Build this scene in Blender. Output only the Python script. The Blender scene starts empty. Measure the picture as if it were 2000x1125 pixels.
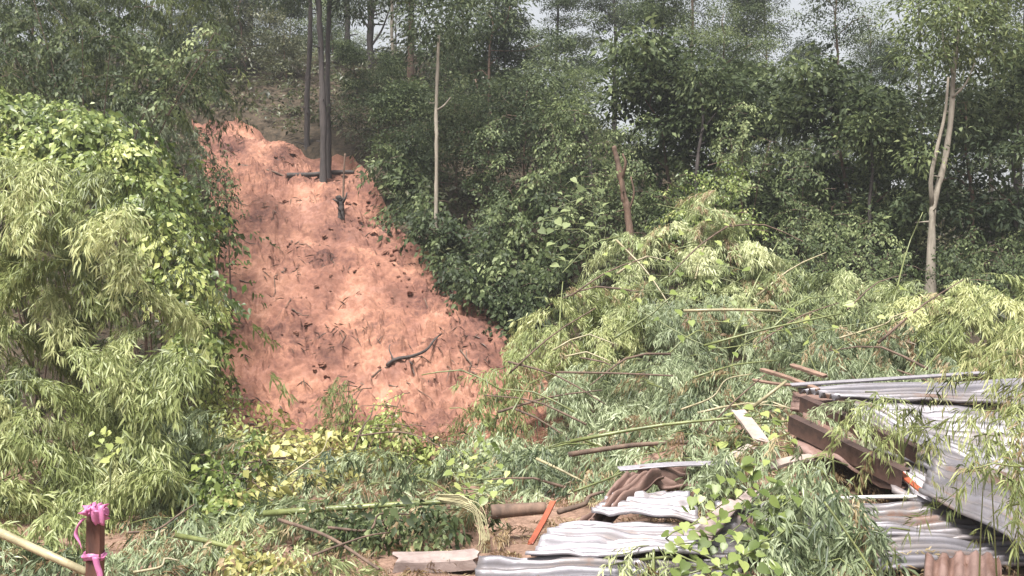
import bpy, math
import numpy as np
from mathutils import Vector

R = math.radians
rng = np.random.default_rng(7)
sc = bpy.context.scene
COL = sc.collection

# ------------------------------------------------------------------ camera
CAMZ = 1.9          # eye height in metres
F = 1900.0          # focal length in photo pixels (2000 wide)
cam_d = bpy.data.cameras.new('camera')
cam_d.sensor_width = 36.0
cam_d.lens = 36.0 * F / 2000.0
cam_d.clip_start = 0.1
cam_d.clip_end = 3000
cam = bpy.data.objects.new('camera', cam_d)
COL.objects.link(cam)
cam.location = (0, 0, CAMZ)
cam.rotation_euler = (R(90), 0, 0)
sc.camera = cam

# ------------------------------------------------------------------ sky, sun, exposure
SUN_EL, SUN_AZ = 63.0, -156.0       # azimuth clockwise from +Y (view direction): behind left
wd = bpy.data.worlds.new('World')
sc.world = wd
wd.use_nodes = True
nt = wd.node_tree
bg = nt.nodes['Background']
sky = nt.nodes.new('ShaderNodeTexSky')
sky.sky_type = 'NISHITA'
sky.sun_disc = False
sky.sun_elevation = R(SUN_EL)
sky.sun_rotation = R(SUN_AZ)
sky.air_density = 1.2
sky.dust_density = 5.0
sky.ozone_density = 1.0
hs = nt.nodes.new('ShaderNodeHueSaturation')
hs.inputs['Saturation'].default_value = 0.22
nt.links.new(sky.outputs[0], hs.inputs['Color'])
nt.links.new(hs.outputs[0], bg.inputs['Color'])
bg.inputs['Strength'].default_value = 0.10
sun_d = bpy.data.lights.new('sun', 'SUN')
sun_d.energy = 4.4
sun_d.angle = R(14)
sun_d.color = (1.0, 0.965, 0.92)
sun = bpy.data.objects.new('sun', sun_d)
COL.objects.link(sun)
_e, _a = R(SUN_EL), R(SUN_AZ)
sdir = Vector((math.sin(_a) * math.cos(_e), math.cos(_a) * math.cos(_e), math.sin(_e)))
sun.rotation_euler = sdir.to_track_quat('Z', 'Y').to_euler()
vs = sc.view_settings
vs.view_transform = 'Standard'
vs.look = 'None'
vs.gamma = 1.0
vs.use_curve_mapping = False
vs.exposure = 1.13
cy = sc.cycles
cy.max_bounces = 7
cy.diffuse_bounces = 3
cy.glossy_bounces = 2
cy.transmission_bounces = 4
cy.volume_bounces = 0
cy.transparent_max_bounces = 4
cy.caustics_reflective = False
cy.caustics_refractive = False

HAZE = 0.0016
# ------------------------------------------------------------------ numpy helpers
def sstep(a, b, v):
    t = np.clip((np.asarray(v, float) - a) / (b - a), 0, 1)
    return t * t * (3 - 2 * t)

_perm = np.random.default_rng(3).permutation(512)
_grad = np.random.default_rng(4).normal(size=(512, 2))
_grad /= np.linalg.norm(_grad, axis=1)[:, None]
def perlin(x, y):
    xi = np.floor(x).astype(int); yi = np.floor(y).astype(int)
    xf = x - xi; yf = y - yi
    def g(ix, iy, dx, dy):
        h = _perm[(_perm[ix & 511] + iy) & 511]
        v = _grad[h]
        return v[..., 0] * dx + v[..., 1] * dy
    u = xf ** 3 * (xf * (xf * 6 - 15) + 10); w = yf ** 3 * (yf * (yf * 6 - 15) + 10)
    a = g(xi, yi, xf, yf); b = g(xi + 1, yi, xf - 1, yf)
    c = g(xi, yi + 1, xf, yf - 1); d = g(xi + 1, yi + 1, xf - 1, yf - 1)
    return (a + (b - a) * u) * (1 - w) + (c + (d - c) * u) * w
def fbm(x, y, o=4):
    r = 0; a = 1.0
    for k in range(o):
        r = r + a * perlin(x * 2 ** k + 17.3 * k, y * 2 ** k + 5.1 * k); a *= 0.5
    return r

def unit(v):
    return v / np.maximum(np.linalg.norm(v, axis=-1, keepdims=True), 1e-9)

def make_mesh(name, V, T, mat, tint=None, smooth=None):
    """triangles or quads (T is (n,3) or (n,4)) -> mesh datablock"""
    V = np.ascontiguousarray(V, dtype=np.float32); T = np.ascontiguousarray(T, dtype=np.int32)
    k = T.shape[1]
    me = bpy.data.meshes.new(name)
    me.vertices.add(len(V)); me.vertices.foreach_set('co', V.ravel())
    me.loops.add(T.size); me.loops.foreach_set('vertex_index', T.ravel())
    me.polygons.add(len(T))
    me.polygons.foreach_set('loop_start', np.arange(0, T.size, k, dtype=np.int32))
    if smooth is not None:
        me.polygons.foreach_set('use_smooth', np.full(len(T), bool(smooth)))
    if tint is not None:
        at = me.attributes.new('tint', 'FLOAT', 'POINT')
        at.data.foreach_set('value', np.ascontiguousarray(tint, dtype=np.float32))
    me.update(calc_edges=True)
    if mat is not None:
        me.materials.append(mat)
    return me

def link(name, me, parent=None, loc=(0, 0, 0), label=None, cat=None, group=None, kind=None):
    o = bpy.data.objects.new(name, me)
    COL.objects.link(o)
    o.location = loc
    if parent is not None:
        o.parent = parent
    if label: o['label'] = label
    if cat: o['category'] = cat
    if group: o['group'] = group
    if kind: o['kind'] = kind
    return o

def W(px, py, d):
    return np.array([(px - 1000) / F * d, d, CAMZ - (py - 562.5) / F * d])

# ------------------------------------------------------------------ materials
def new_mat(name):
    m = bpy.data.materials.new(name); m.use_nodes = True
    t = m.node_tree
    return m, t, t.nodes['Principled BSDF']

def ramp(t, stops):
    r = t.nodes.new('ShaderNodeValToRGB')
    el = r.color_ramp.elements
    while len(el) < len(stops): el.new(0.5)
    for e, (p, c) in zip(el, stops):
        e.position = p; e.color = (*c, 1)
    return r

def noise(t, scale, detail=4, rough=0.55, vec=None, stretch=None, coord='Object'):
    tc = t.nodes.new('ShaderNodeTexCoord')
    n = t.nodes.new('ShaderNodeTexNoise')
    n.inputs['Scale'].default_value = scale
    n.inputs['Detail'].default_value = detail
    n.inputs['Roughness'].default_value = rough
    src = tc.outputs[coord]
    if stretch:
        mp = t.nodes.new('ShaderNodeMapping'); mp.inputs['Scale'].default_value = stretch
        t.links.new(src, mp.inputs[0]); src = mp.outputs[0]
    t.links.new(src, n.inputs['Vector'])
    return n

def leaf_mat(name, dark, mid, light, rough=0.45, transl=0.36, spec=0.5):
    """leaf colour runs dark > mid > light by the per-leaf attribute (young leaves lighter, inner ones darkened for shade)"""
    m, t, p = new_mat(name)
    a = t.nodes.new('ShaderNodeAttribute'); a.attribute_name = 'tint'
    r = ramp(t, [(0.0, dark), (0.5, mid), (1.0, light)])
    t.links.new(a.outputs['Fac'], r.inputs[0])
    t.links.new(r.outputs[0], p.inputs['Base Color'])
    p.inputs['Roughness'].default_value = rough
    p.inputs['Specular IOR Level'].default_value = spec
    tr = t.nodes.new('ShaderNodeBsdfTranslucent')
    t.links.new(r.outputs[0], tr.inputs['Color'])
    mx = t.nodes.new('ShaderNodeMixShader'); mx.inputs[0].default_value = transl
    t.links.new(p.outputs[0], mx.inputs[1]); t.links.new(tr.outputs[0], mx.inputs[2])
    t.links.new(mx.outputs[0], t.nodes['Material Output'].inputs['Surface'])
    return m

def bark_mat(name, c0, c1, scale=9, stretch=(1, 1, 0.25), rough=0.85):
    m, t, p = new_mat(name)
    n = noise(t, scale, 5, 0.65, stretch=stretch)
    r = ramp(t, [(0.3, c0), (0.7, c1)])
    t.links.new(n.outputs['Fac'], r.inputs[0]); t.links.new(r.outputs[0], p.inputs['Base Color'])
    b = t.nodes.new('ShaderNodeBump'); b.inputs['Strength'].default_value = 0.6; b.inputs['Distance'].default_value = 0.02
    t.links.new(n.outputs['Fac'], b.inputs['Height']); t.links.new(b.outputs[0], p.inputs['Normal'])
    p.inputs['Roughness'].default_value = rough
    return m

def soil_mat(name, stops, scale, fine=28.0, bump=0.6):
    m, t, p = new_mat(name)
    n1 = noise(t, scale, 6, 0.6)
    n2 = noise(t, fine, 5, 0.7)
    mx = t.nodes.new('ShaderNodeMath'); mx.operation = 'MULTIPLY_ADD'
    mx.inputs[1].default_value = 0.45
    sb = t.nodes.new('ShaderNodeMath'); sb.operation = 'MULTIPLY'; sb.inputs[1].default_value = 0.55
    t.links.new(n1.outputs['Fac'], sb.inputs[0])
    t.links.new(n2.outputs['Fac'], mx.inputs[0]); t.links.new(sb.outputs[0], mx.inputs[2])
    r = ramp(t, stops)
    t.links.new(mx.outputs[0], r.inputs[0]); t.links.new(r.outputs[0], p.inputs['Base Color'])
    b = t.nodes.new('ShaderNodeBump'); b.inputs['Strength'].default_value = bump; b.inputs['Distance'].default_value = 0.05
    t.links.new(n2.outputs['Fac'], b.inputs['Height']); t.links.new(b.outputs[0], p.inputs['Normal'])
    p.inputs['Roughness'].default_value = 0.9
    p.inputs['Specular IOR Level'].default_value = 0.2
    return m

M = {}
# foliage
M['bamboo_yellow'] = leaf_mat('bamboo_yellow_leaf', (0.055, 0.075, 0.022), (0.25, 0.29, 0.105), (0.53, 0.54, 0.27))
M['bamboo_grey'] = leaf_mat('bamboo_grey_leaf', (0.06, 0.085, 0.04), (0.27, 0.32, 0.175), (0.54, 0.58, 0.38))
M['bamboo_pale'] = leaf_mat('bamboo_pale_leaf', (0.06, 0.085, 0.032), (0.28, 0.325, 0.14), (0.55, 0.57, 0.32))
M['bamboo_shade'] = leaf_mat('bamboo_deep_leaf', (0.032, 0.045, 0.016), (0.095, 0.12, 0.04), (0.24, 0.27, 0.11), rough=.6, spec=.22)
M['vine'] = leaf_mat('vine_leaf', (0.06, 0.095, 0.02), (0.22, 0.275, 0.075), (0.5, 0.53, 0.2), rough=.42)
M['vine_yellow'] = leaf_mat('vine_yellow_leaf', (0.18, 0.18, 0.05), (0.4, 0.38, 0.13), (0.58, 0.54, 0.26), rough=.45)
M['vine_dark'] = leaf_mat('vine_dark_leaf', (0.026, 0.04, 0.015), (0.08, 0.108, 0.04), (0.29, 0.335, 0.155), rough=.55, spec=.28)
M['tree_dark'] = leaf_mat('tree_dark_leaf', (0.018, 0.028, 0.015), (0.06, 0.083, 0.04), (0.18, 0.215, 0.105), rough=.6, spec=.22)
M['tree_mid'] = leaf_mat('tree_mid_leaf', (0.024, 0.036, 0.016), (0.082, 0.11, 0.046), (0.24, 0.28, 0.125), rough=.6, spec=.22)
M['tree_light'] = leaf_mat('tree_light_leaf', (0.038, 0.052, 0.02), (0.13, 0.168, 0.066), (0.34, 0.385, 0.17), rough=.6, spec=.22)
M['fern'] = leaf_mat('undergrowth_leaf', (0.035, 0.04, 0.02), (0.09, 0.1, 0.045), (0.22, 0.22, 0.11))
M['dry'] = leaf_mat('dry_leaf', (.16, .10, .05), (.30, .22, .12), (.45, .38, .22))
# bark and stems
M['bark_dark'] = bark_mat('bark_dark', (.022, .018, .018), (.075, .060, .055))
M['bark_brown'] = bark_mat('bark_brown', (.06, .04, .03), (.19, .12, .085))
M['bark_pale'] = bark_mat('bark_pale', (.13, .11, .085), (.33, .29, .235))
M['culm_green'] = bark_mat('culm_green', (.06, .075, .025), (.19, .21, .075), 6, (1, 1, .2), .4)
M['culm_pale'] = bark_mat('culm_pale', (.16, .14, .08), (.38, .33, .20), 6, (1, 1, .2), .45)
M['twig'] = bark_mat('twig', (.05, .033, .025), (.16, .105, .075), 12)
# earth
M['scar'] = soil_mat('red_earth', [(.34, (.082, .043, .036)), (.43, (.205, .102, .073)), (.52, (.315, .157, .103)), (.65, (.405, .222, .158))], 0.9, 9.0)
_t = M['scar'].node_tree
_c = [n for n in _t.nodes if n.type == 'VALTORGB'][0]
_n = noise(_t, 1.1, 7, .68, stretch=(1.0, .6, .8)); _r2 = ramp(_t, [(.40, (1, 1, 1)), (.56, (.64, .60, .64)), (.68, (.40, .38, .42))])
_n3 = noise(_t, .35, 3, .5); _r3 = ramp(_t, [(.4, (1.0, 1.0, 1.0)), (.65, (.94, .96, .98))])
_m = _t.nodes.new('ShaderNodeMix'); _m.data_type = 'RGBA'; _m.blend_type = 'MULTIPLY'; _m.inputs[0].default_value = 1
_m2 = _t.nodes.new('ShaderNodeMix'); _m2.data_type = 'RGBA'; _m2.blend_type = 'MULTIPLY'; _m2.inputs[0].default_value = 1
_t.links.new(_n.outputs['Fac'], _r2.inputs[0]); _t.links.new(_n3.outputs['Fac'], _r3.inputs[0])
_t.links.new(_c.outputs[0], _m.inputs[6]); _t.links.new(_r2.outputs[0], _m.inputs[7])
_t.links.new(_m.outputs[2], _m2.inputs[6]); _t.links.new(_r3.outputs[0], _m2.inputs[7])
_t.links.new(_m2.outputs[2], _t.nodes['Principled BSDF'].inputs['Base Color'])
M['ground'] = soil_mat('forest_soil', [(.32, (.07, .045, .034)), (.5, (.20, .125, .090)), (.68, (.36, .235, .18))], 1.6, 22.0)
_t = M['ground'].node_tree          # washed-out mud on the flat, dark leaf litter on the wooded slope
_a = _t.nodes.new('ShaderNodeAttribute'); _a.attribute_name = 'tint'
_m = _t.nodes.new('ShaderNodeMix'); _m.data_type = 'RGBA'
_c = [n for n in _t.nodes if n.type == 'VALTORGB'][0]
_n = noise(_t, 7.0, 5, .7); _r2 = ramp(_t, [(.35, (.022, .018, .012)), (.65, (.085, .062, .042))])
_t.links.new(_n.outputs['Fac'], _r2.inputs[0]); _t.links.new(_a.outputs['Fac'], _m.inputs[0])
_t.links.new(_c.outputs[0], _m.inputs[6]); _t.links.new(_r2.outputs[0], _m.inputs[7])
_t.links.new(_m.outputs[2], _t.nodes['Principled BSDF'].inputs['Base Color'])
M['clod'] = soil_mat('clod_earth', [(.32, (.12, .06, .045)), (.5, (.24, .115, .08)), (.7, (.33, .17, .125))], 4.0, 25.0)

# ------------------------------------------------------------------ terrain
def H(x, y, rough=True):
    x = np.asarray(x, float); y = np.asarray(y, float)
    HL = np.interp(y, [0, 12.3, 13.3, 29, 33, 70, 130, 400], [0, .02, .35, 8.8, 9.3, 5, -4, -6])
    HR = np.interp(y, [0, 5.6, 9.5, 11, 13.2, 16, 20, 29, 34, 70, 130, 400], [0, 0, .55, .65, 1.15, 1.6, 2.4, 4.5, 4.7, 1, -5, -6])
    yy = np.maximum(y - 13, 0); yy = np.minimum(yy, 25)
    x0 = .3 - .2 * yy; wdt = 1.9 + .55 * yy
    b = sstep(0, 1, (x - x0) / wdt)
    n = 0.10 * fbm(x * .45, y * .45, 3) * sstep(3, 9, y) if rough else 0.0
    return HL * (1 - b) + HR * b + n

_L = np.array([[215, 372], [235, 375], [330, 395], [420, 405], [500, 420], [560, 425], [700, 425], [780, 440], [880, 470]], float)
_Rr = np.array([[215, 440], [235, 470], [262, 525], [290, 590], [300, 690], [330, 720], [360, 735], [440, 775], [490, 848], [530, 888], [580, 938], [640, 1012], [700, 1052], [770, 1092], [830, 1106], [880, 1118]], float)
def scar_s(x, y, z):
    px = 1000 + F * x / np.maximum(y, .5); py = 562.5 - F * (z - CAMZ) / np.maximum(y, .5)
    l = np.interp(py, _L[:, 0], _L[:, 1]); r = np.interp(py, _Rr[:, 0], _Rr[:, 1])
    s = (px - l) / (r - l)
    return s, py
def scar_in(x, y):
    z = H(x, y); s, py = scar_s(x, y, z)
    return sstep(0, .06, s) * sstep(1, .94, s) * sstep(215, 245, py) * sstep(890, 850, py) * sstep(11, 11.8, y) * sstep(32, 30, y)
def scar_relief(x, y):
    wx = x + .25 * fbm(x * .6, y * .6, 2)
    g = np.abs(fbm((wx + .5 * y) * 1.1, y * .34 - .2 * x, 4))           # rills running downhill
    ridg = fbm(x * .55 + 3.1, y * .9 + x * .25, 4)            # slump steps across
    st = np.abs(ridg % .22 - .11) / .11
    f = fbm(x * 2.3, y * 2.3, 4)
    c = np.maximum(fbm(x * 6.5, y * 6.5, 3) - .10, 0) * sstep(-.1, .3, fbm(x * .5 + 7, y * .5, 2))
    h = fbm(x * 11, y * 11, 3)
    return .12 * f - .55 * np.maximum(.11 - g, 0) + .34 * ridg + .06 * st + .28 * c + .024 * h
def G(x, y):
    """height of what one stands on"""
    m = scar_in(x, y)
    return H(x, y) - .16 * m + m * scar_relief(np.asarray(x, float), np.asarray(y, float))

def hit(px, py, d0=4.0, d1=60.0):
    d = np.linspace(d0, d1, 1400)
    x = (px - 1000) / F * d; z = CAMZ - (py - 562.5) / F * d
    k = np.nonzero(H(x, d, False) >= z)[0]
    return d[k[0]] if len(k) else None
def on_ground(px, py):
    d = hit(px, py)
    p = W(px, py, d); p[2] = float(G(p[0], p[1])); return p

def grid_faces(nu, nv):
    i = np.arange(nu - 1)[:, None] * nv + np.arange(nv - 1)[None, :]
    return np.stack([i, i + nv, i + nv + 1, i + 1], -1).reshape(-1, 4)

# hillside and ground in one sheet, finer close by
ys = np.concatenate([np.linspace(-30, 3, 12), np.linspace(3.3, 36, 240), np.linspace(38, 120, 28), np.linspace(140, 900, 14)])
xs = np.concatenate([np.linspace(-900, -60, 12), np.linspace(-55, -17, 26), np.linspace(-16, 18, 250), np.linspace(19, 55, 26), np.linspace(60, 900, 12)])
gx, gy = np.meshgrid(xs, ys, indexing='ij')
gz = H(gx, gy) - .75 * scar_in(gx, gy) + .05 * fbm(gx * 2, gy * 2, 3) * sstep(40, 30, gy)
link('hillside_ground', make_mesh('hillside_ground', np.stack([gx, gy, gz], -1).reshape(-1, 3), grid_faces(len(xs), len(ys)), M['ground'], sstep(10.5, 13, gy).ravel(), smooth=True), kind='structure')

# bare landslide scar
nu, nv = 330, 430
pyv = np.concatenate([np.linspace(884, 230, nv)])
U = np.linspace(-.02, 1.02, nu)
dv = np.zeros((nu, nv))
SX = np.zeros((nu, nv)); SY = np.zeros((nu, nv))
dd = np.linspace(9, 45, 500)
for j, py in enumerate(pyv):
    l = np.interp(py, _L[:, 0], _L[:, 1]); r = np.interp(py, _Rr[:, 0], _Rr[:, 1])
    px = l + (r - l) * U
    xx = (px[:, None] - 1000) / F * dd[None, :]; zz = CAMZ - (py - 562.5) / F * dd[None, :]
    k = np.argmax(H(xx, np.broadcast_to(dd, xx.shape), False) >= zz, axis=1)
    d = dd[np.clip(k, 1, None)]
    # one linear refinement
    k1 = np.clip(k, 1, None); a = np.arange(nu)
    h1 = H(xx[a, k1], dd[k1], False) - zz[0, k1]; h0 = H(xx[a, k1 - 1], dd[k1 - 1], False) - zz[0, k1 - 1]
    d = dd[k1] - (dd[k1] - dd[k1 - 1]) * h1 / np.maximum(h1 - h0, 1e-6)
    SX[:, j] = (px - 1000) / F * d; SY[:, j] = d
SZ = G(SX, SY)
edge = np.minimum(sstep(0, .03, (U + .02))[:, None], sstep(1.02, .99, U)[:, None])
SZ = SZ - .35 * (1 - edge)
scar = link('landslide_scar', make_mesh('landslide_scar', np.stack([SX, SY, SZ], -1).reshape(-1, 3), grid_faces(nu, nv)[:, ::-1], M['scar'], smooth=True), kind='structure')

# ------------------------------------------------------------------ leaves and sprays
class Leaves:
    def __init__(s): s.a = []
    def add(s, P, D, N, L, Wd, T):
        s.a.append((P, D, N, L, Wd, T))
    def mesh(s, name, mat, base, quad=False, shape=(.30, 1.0, .66, .72), droop=.18):
        P, D, N, L, Wd, T = [np.concatenate([q[k] for q in s.a]) for k in range(6)]
        P = P - base
        D = unit(D); S = unit(np.cross(D, N)); N = np.cross(S, D)
        L = L[:, None]; Wd = Wd[:, None]
        n = len(P)
        if quad:
            m = P + D * L * .42 + N * Wd * .12
            tip = P + D * L; tip = tip - np.array([0, 0, 1.]) * L * droop
            V = np.stack([P, m + S * Wd * .5, tip, m - S * Wd * .5], 1)
            tri = np.array([[0, 1, 2], [0, 2, 3]])
        else:
            t1, w1, t2, w2 = shape
            a = P + D * L * t1
            b = P + D * L * t2 - np.array([0, 0, 1.]) * L * droop * .35
            tip = P + D * L - np.array([0, 0, 1.]) * L * droop
            V = np.stack([P, a + S * Wd * .5 * w1, b + S * Wd * .5 * w2, tip, b - S * Wd * .5 * w2, a - S * Wd * .5 * w1], 1)
            tri = np.array([[0, 1, 5], [1, 2, 4], [1, 4, 5], [2, 3, 4]])
        k = V.shape[1]
        F_ = (np.arange(n)[:, None, None] * k + tri[None]).reshape(-1, 3)
        return make_mesh(name, V.reshape(-1, 3), F_, mat, np.repeat(np.clip(T, 0, 1), k))

def rot_dirs(yaw, pitch):
    return np.stack([np.cos(pitch) * np.cos(yaw), np.cos(pitch) * np.sin(yaw), np.sin(pitch)], -1)

def bamboo_spray(r, nodes=7, per=4, Ls=.36, L=(.06, .115), W_=(.012, .018)):
    P, D = [], []
    for i in range(nodes):
        t = (i + .6) / nodes
        p = np.array([Ls * t, r.normal(0, .02), -.30 * Ls * t * t])
        side = 1 if i % 2 else -1
        k = per + (3 if i == nodes - 1 else 0)
        for q in range(k):
            yaw = side * r.uniform(.05, 1.15) if i < nodes - 1 else r.uniform(-.9, .9)
            pit = -r.uniform(.05, 1.15) - .25 * t
            P.append(p + r.normal(0, .015, 3)); D.append(rot_dirs(yaw, pit))
    P = np.array(P); D = np.array(D); n = len(P)
    N = np.tile([0, 0, 1.], (n, 1)) + r.normal(0, .45, (n, 3)) + D * .1
    N[:, 0] += .35
    return P, D, N, r.uniform(*L, n), r.uniform(*W_, n), r.normal(0, .12, n)

def broad_spray(r, n=13, Ls=.36, L=(.05, .10), asp=.66):
    P, D = [], []
    for i in range(n):
        t = (i + .6) / n
        side = 1 if i % 2 else -1
        P.append([Ls * t, side * .02 + r.normal(0, .03), -.2 * Ls * t * t + r.normal(0, .03)])
        D.append(rot_dirs(side * r.uniform(.3, 1.5), -r.uniform(.1, .8)))
    P = np.array(P); D = np.array(D)
    N = np.tile([0.35, 0, 1.], (n, 1)) + r.normal(0, .4, (n, 3))
    Ln = r.uniform(*L, n)
    return P, D, N, Ln, Ln * asp * r.uniform(.8, 1.1, n), r.normal(0, .14, n)

def clump_spray(r, n=19, rad=.30, L=(.07, .14), asp=.5):
    P = unit(r.normal(size=(n, 3))) * (rad * r.uniform(.2, 1, n) ** .5)[:, None] * np.array([1, 1, .55])
    D = unit(P + np.array([.12, 0, -.05]) + r.normal(0, .12, (n, 3)))
    N = np.tile([0.1, 0, 1.], (n, 1)) + r.normal(0, .5, (n, 3))
    Ln = r.uniform(*L, n)
    return P, D, N, Ln, Ln * asp * r.uniform(.7, 1.2, n), r.normal(0, .16, n)

pr = np.random.default_rng(21)
SP = {
    'bamboo': [bamboo_spray(pr) for _ in range(7)],
    'bamboo_long': [bamboo_spray(pr, 8, 3, .6, (.09, .16), (.011, .017)) for _ in range(6)],
    'bamboo_far': [bamboo_spray(pr, 6, 3, .5, (.10, .19), (.018, .030)) for _ in range(5)],
    'broad': [broad_spray(pr) for _ in range(6)],
    'broad_small': [broad_spray(pr, 14, .32, (.035, .065), .6) for _ in range(6)],
    'broad_far': [broad_spray(pr, 11, .5, (.07, .13), .58) for _ in range(6)],
    'clump': [clump_spray(pr) for _ in range(6)],
    'fine': [clump_spray(pr, 20, .32, (.05, .12), .42) for _ in range(6)],
}
def place(Lv, kind, pos, X, scale, tint, r, roll=.35):
    """put sprays of one kind at pos (m,3), pointing along X"""
    pos = np.atleast_2d(pos); m = len(pos)
    X = unit(np.broadcast_to(X, (m, 3)).astype(float))
    scale = np.broadcast_to(scale, (m,)); tint = np.broadcast_to(tint, (m,))
    up = np.tile([0, 0, 1.], (m, 1)) + r.normal(0, roll, (m, 3))
    Y = unit(np.cross(up, X)); Z = np.cross(X, Y)
    Rm = np.stack([X, Y, Z], -1)                       # columns
    which = r.integers(0, len(SP[kind]), m)
    for v in range(len(SP[kind])):
        ix = np.nonzero(which == v)[0]
        if not len(ix): continue
        P, D, N, L, Wd, T = SP[kind][v]
        A = Rm[ix]; s = scale[ix]
        P2 = np.einsum('mij,nj->mni', A, P) * s[:, None, None] + pos[ix][:, None, :]
        D2 = np.einsum('mij,nj->mni', A, D); N2 = np.einsum('mij,nj->mni', A, N)
        Lv.add(P2.reshape(-1, 3), D2.reshape(-1, 3), N2.reshape(-1, 3),
               (s[:, None] * L).ravel(), (s[:, None] * Wd).ravel(), (tint[ix][:, None] + T).ravel())

def tube(pts, rad, sides=6):
    pts = np.asarray(pts, float); n = len(pts)
    rad = np.broadcast_to(rad, (n,))
    tg = unit(np.gradient(pts, axis=0))
    ref = np.array([0, 0, 1.]) if abs(tg[:, 2]).mean() < .8 else np.array([1., 0, 0])
    A = unit(np.cross(tg, ref)); B = np.cross(tg, A)
    th = np.arange(sides) / sides * 2 * math.pi
    V = pts[:, None] + rad[:, None, None] * (np.cos(th)[None, :, None] * A[:, None] + np.sin(th)[None, :, None] * B[:, None])
    i = np.arange(n - 1)[:, None] * sides; j = np.arange(sides)[None]; j2 = (j + 1) % sides
    Q = np.stack([i + j, i + j2, i + sides + j2, i + sides + j], -1).reshape(-1, 4)
    V = V.reshape(-1, 3)
    # caps as fans of quads
    e = len(V)
    V = np.vstack([V, pts[0], pts[-1]])
    jj = np.arange(0, sides, 2)
    c0 = np.stack([np.full(len(jj), e), (jj + 2) % sides, (jj + 1) % sides, jj], -1)
    o = (n - 1) * sides
    c1 = np.stack([np.full(len(jj), e + 1), o + jj, o + (jj + 1) % sides, o + (jj + 2) % sides], -1)
    return V, np.vstack([Q, c0, c1])

def join(parts):
    Vs, Qs, o = [], [], 0
    for V, Q in parts:
        Vs.append(V); Qs.append(Q + o); o += len(V)
    return np.vstack(Vs), np.vstack(Qs)

def spline(pts, n=10):
    """Catmull-Rom through pts"""
    p = np.asarray(pts, float)
    if len(p) == 2:
        return p[0] + (p[1] - p[0]) * np.linspace(0, 1, n)[:, None]
    q = np.vstack([2 * p[0] - p[1], p, 2 * p[-1] - p[-2]])
    out = []
    m = len(p) - 1
    for t in np.linspace(0, m - 1e-6, n):
        i = int(t); f = t - i
        a, b, c, d = q[i], q[i + 1], q[i + 2], q[i + 3]
        out.append(.5 * ((2 * b) + (-a + c) * f + (2 * a - 5 * b + 4 * c - d) * f * f + (-a + 3 * b - 3 * c + d) * f ** 3))
    return np.array(out)

def culm_tube(pts, r0, r1, seg=.28, sides=7):
    """bamboo culm: a tube with swollen nodes"""
    c = spline(pts, 40)
    ln = np.concatenate([[0], np.cumsum(np.linalg.norm(np.diff(c, axis=0), axis=1))])
    pos = [0.0]
    k = 0.0
    while k < ln[-1]:
        k += seg; pos += [k - .012, k, k + .012]
    pos = np.array([q for q in pos if q <= ln[-1]] + [ln[-1]])
    P = np.stack([np.interp(pos, ln, c[:, a]) for a in range(3)], -1)
    rad = r0 + (r1 - r0) * pos / ln[-1]
    node = np.abs((pos / seg) - np.round(pos / seg)) < 1e-3
    rad = rad * np.where(node & (pos > .01), 1.16, 1.0)
    return tube(P, rad, sides)

def inpoly(P, poly):
    c = np.zeros(len(P), bool); n = len(poly); j = n - 1
    for i in range(n):
        xi, yi = poly[i]; xj, yj = poly[j]
        if yi != yj:
            c ^= ((yi > P[:, 1]) != (yj > P[:, 1])) & (P[:, 0] < (xj - xi) * (P[:, 1] - yi) / (yj - yi) + xi)
        j = i
    return c

def scatter_poly(poly, gap, r, tries=4000):
    poly = np.array(poly, float)
    lo, hi = poly.min(0), poly.max(0)
    P = lo + (hi - lo) * r.random((tries, 2))
    P = P[inpoly(P, poly)]
    out = np.zeros((0, 2))
    for p in P:
        if not len(out) or ((out - p) ** 2).sum(1).min() > gap * gap:
            out = np.vstack([out, p])
    return out

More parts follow.
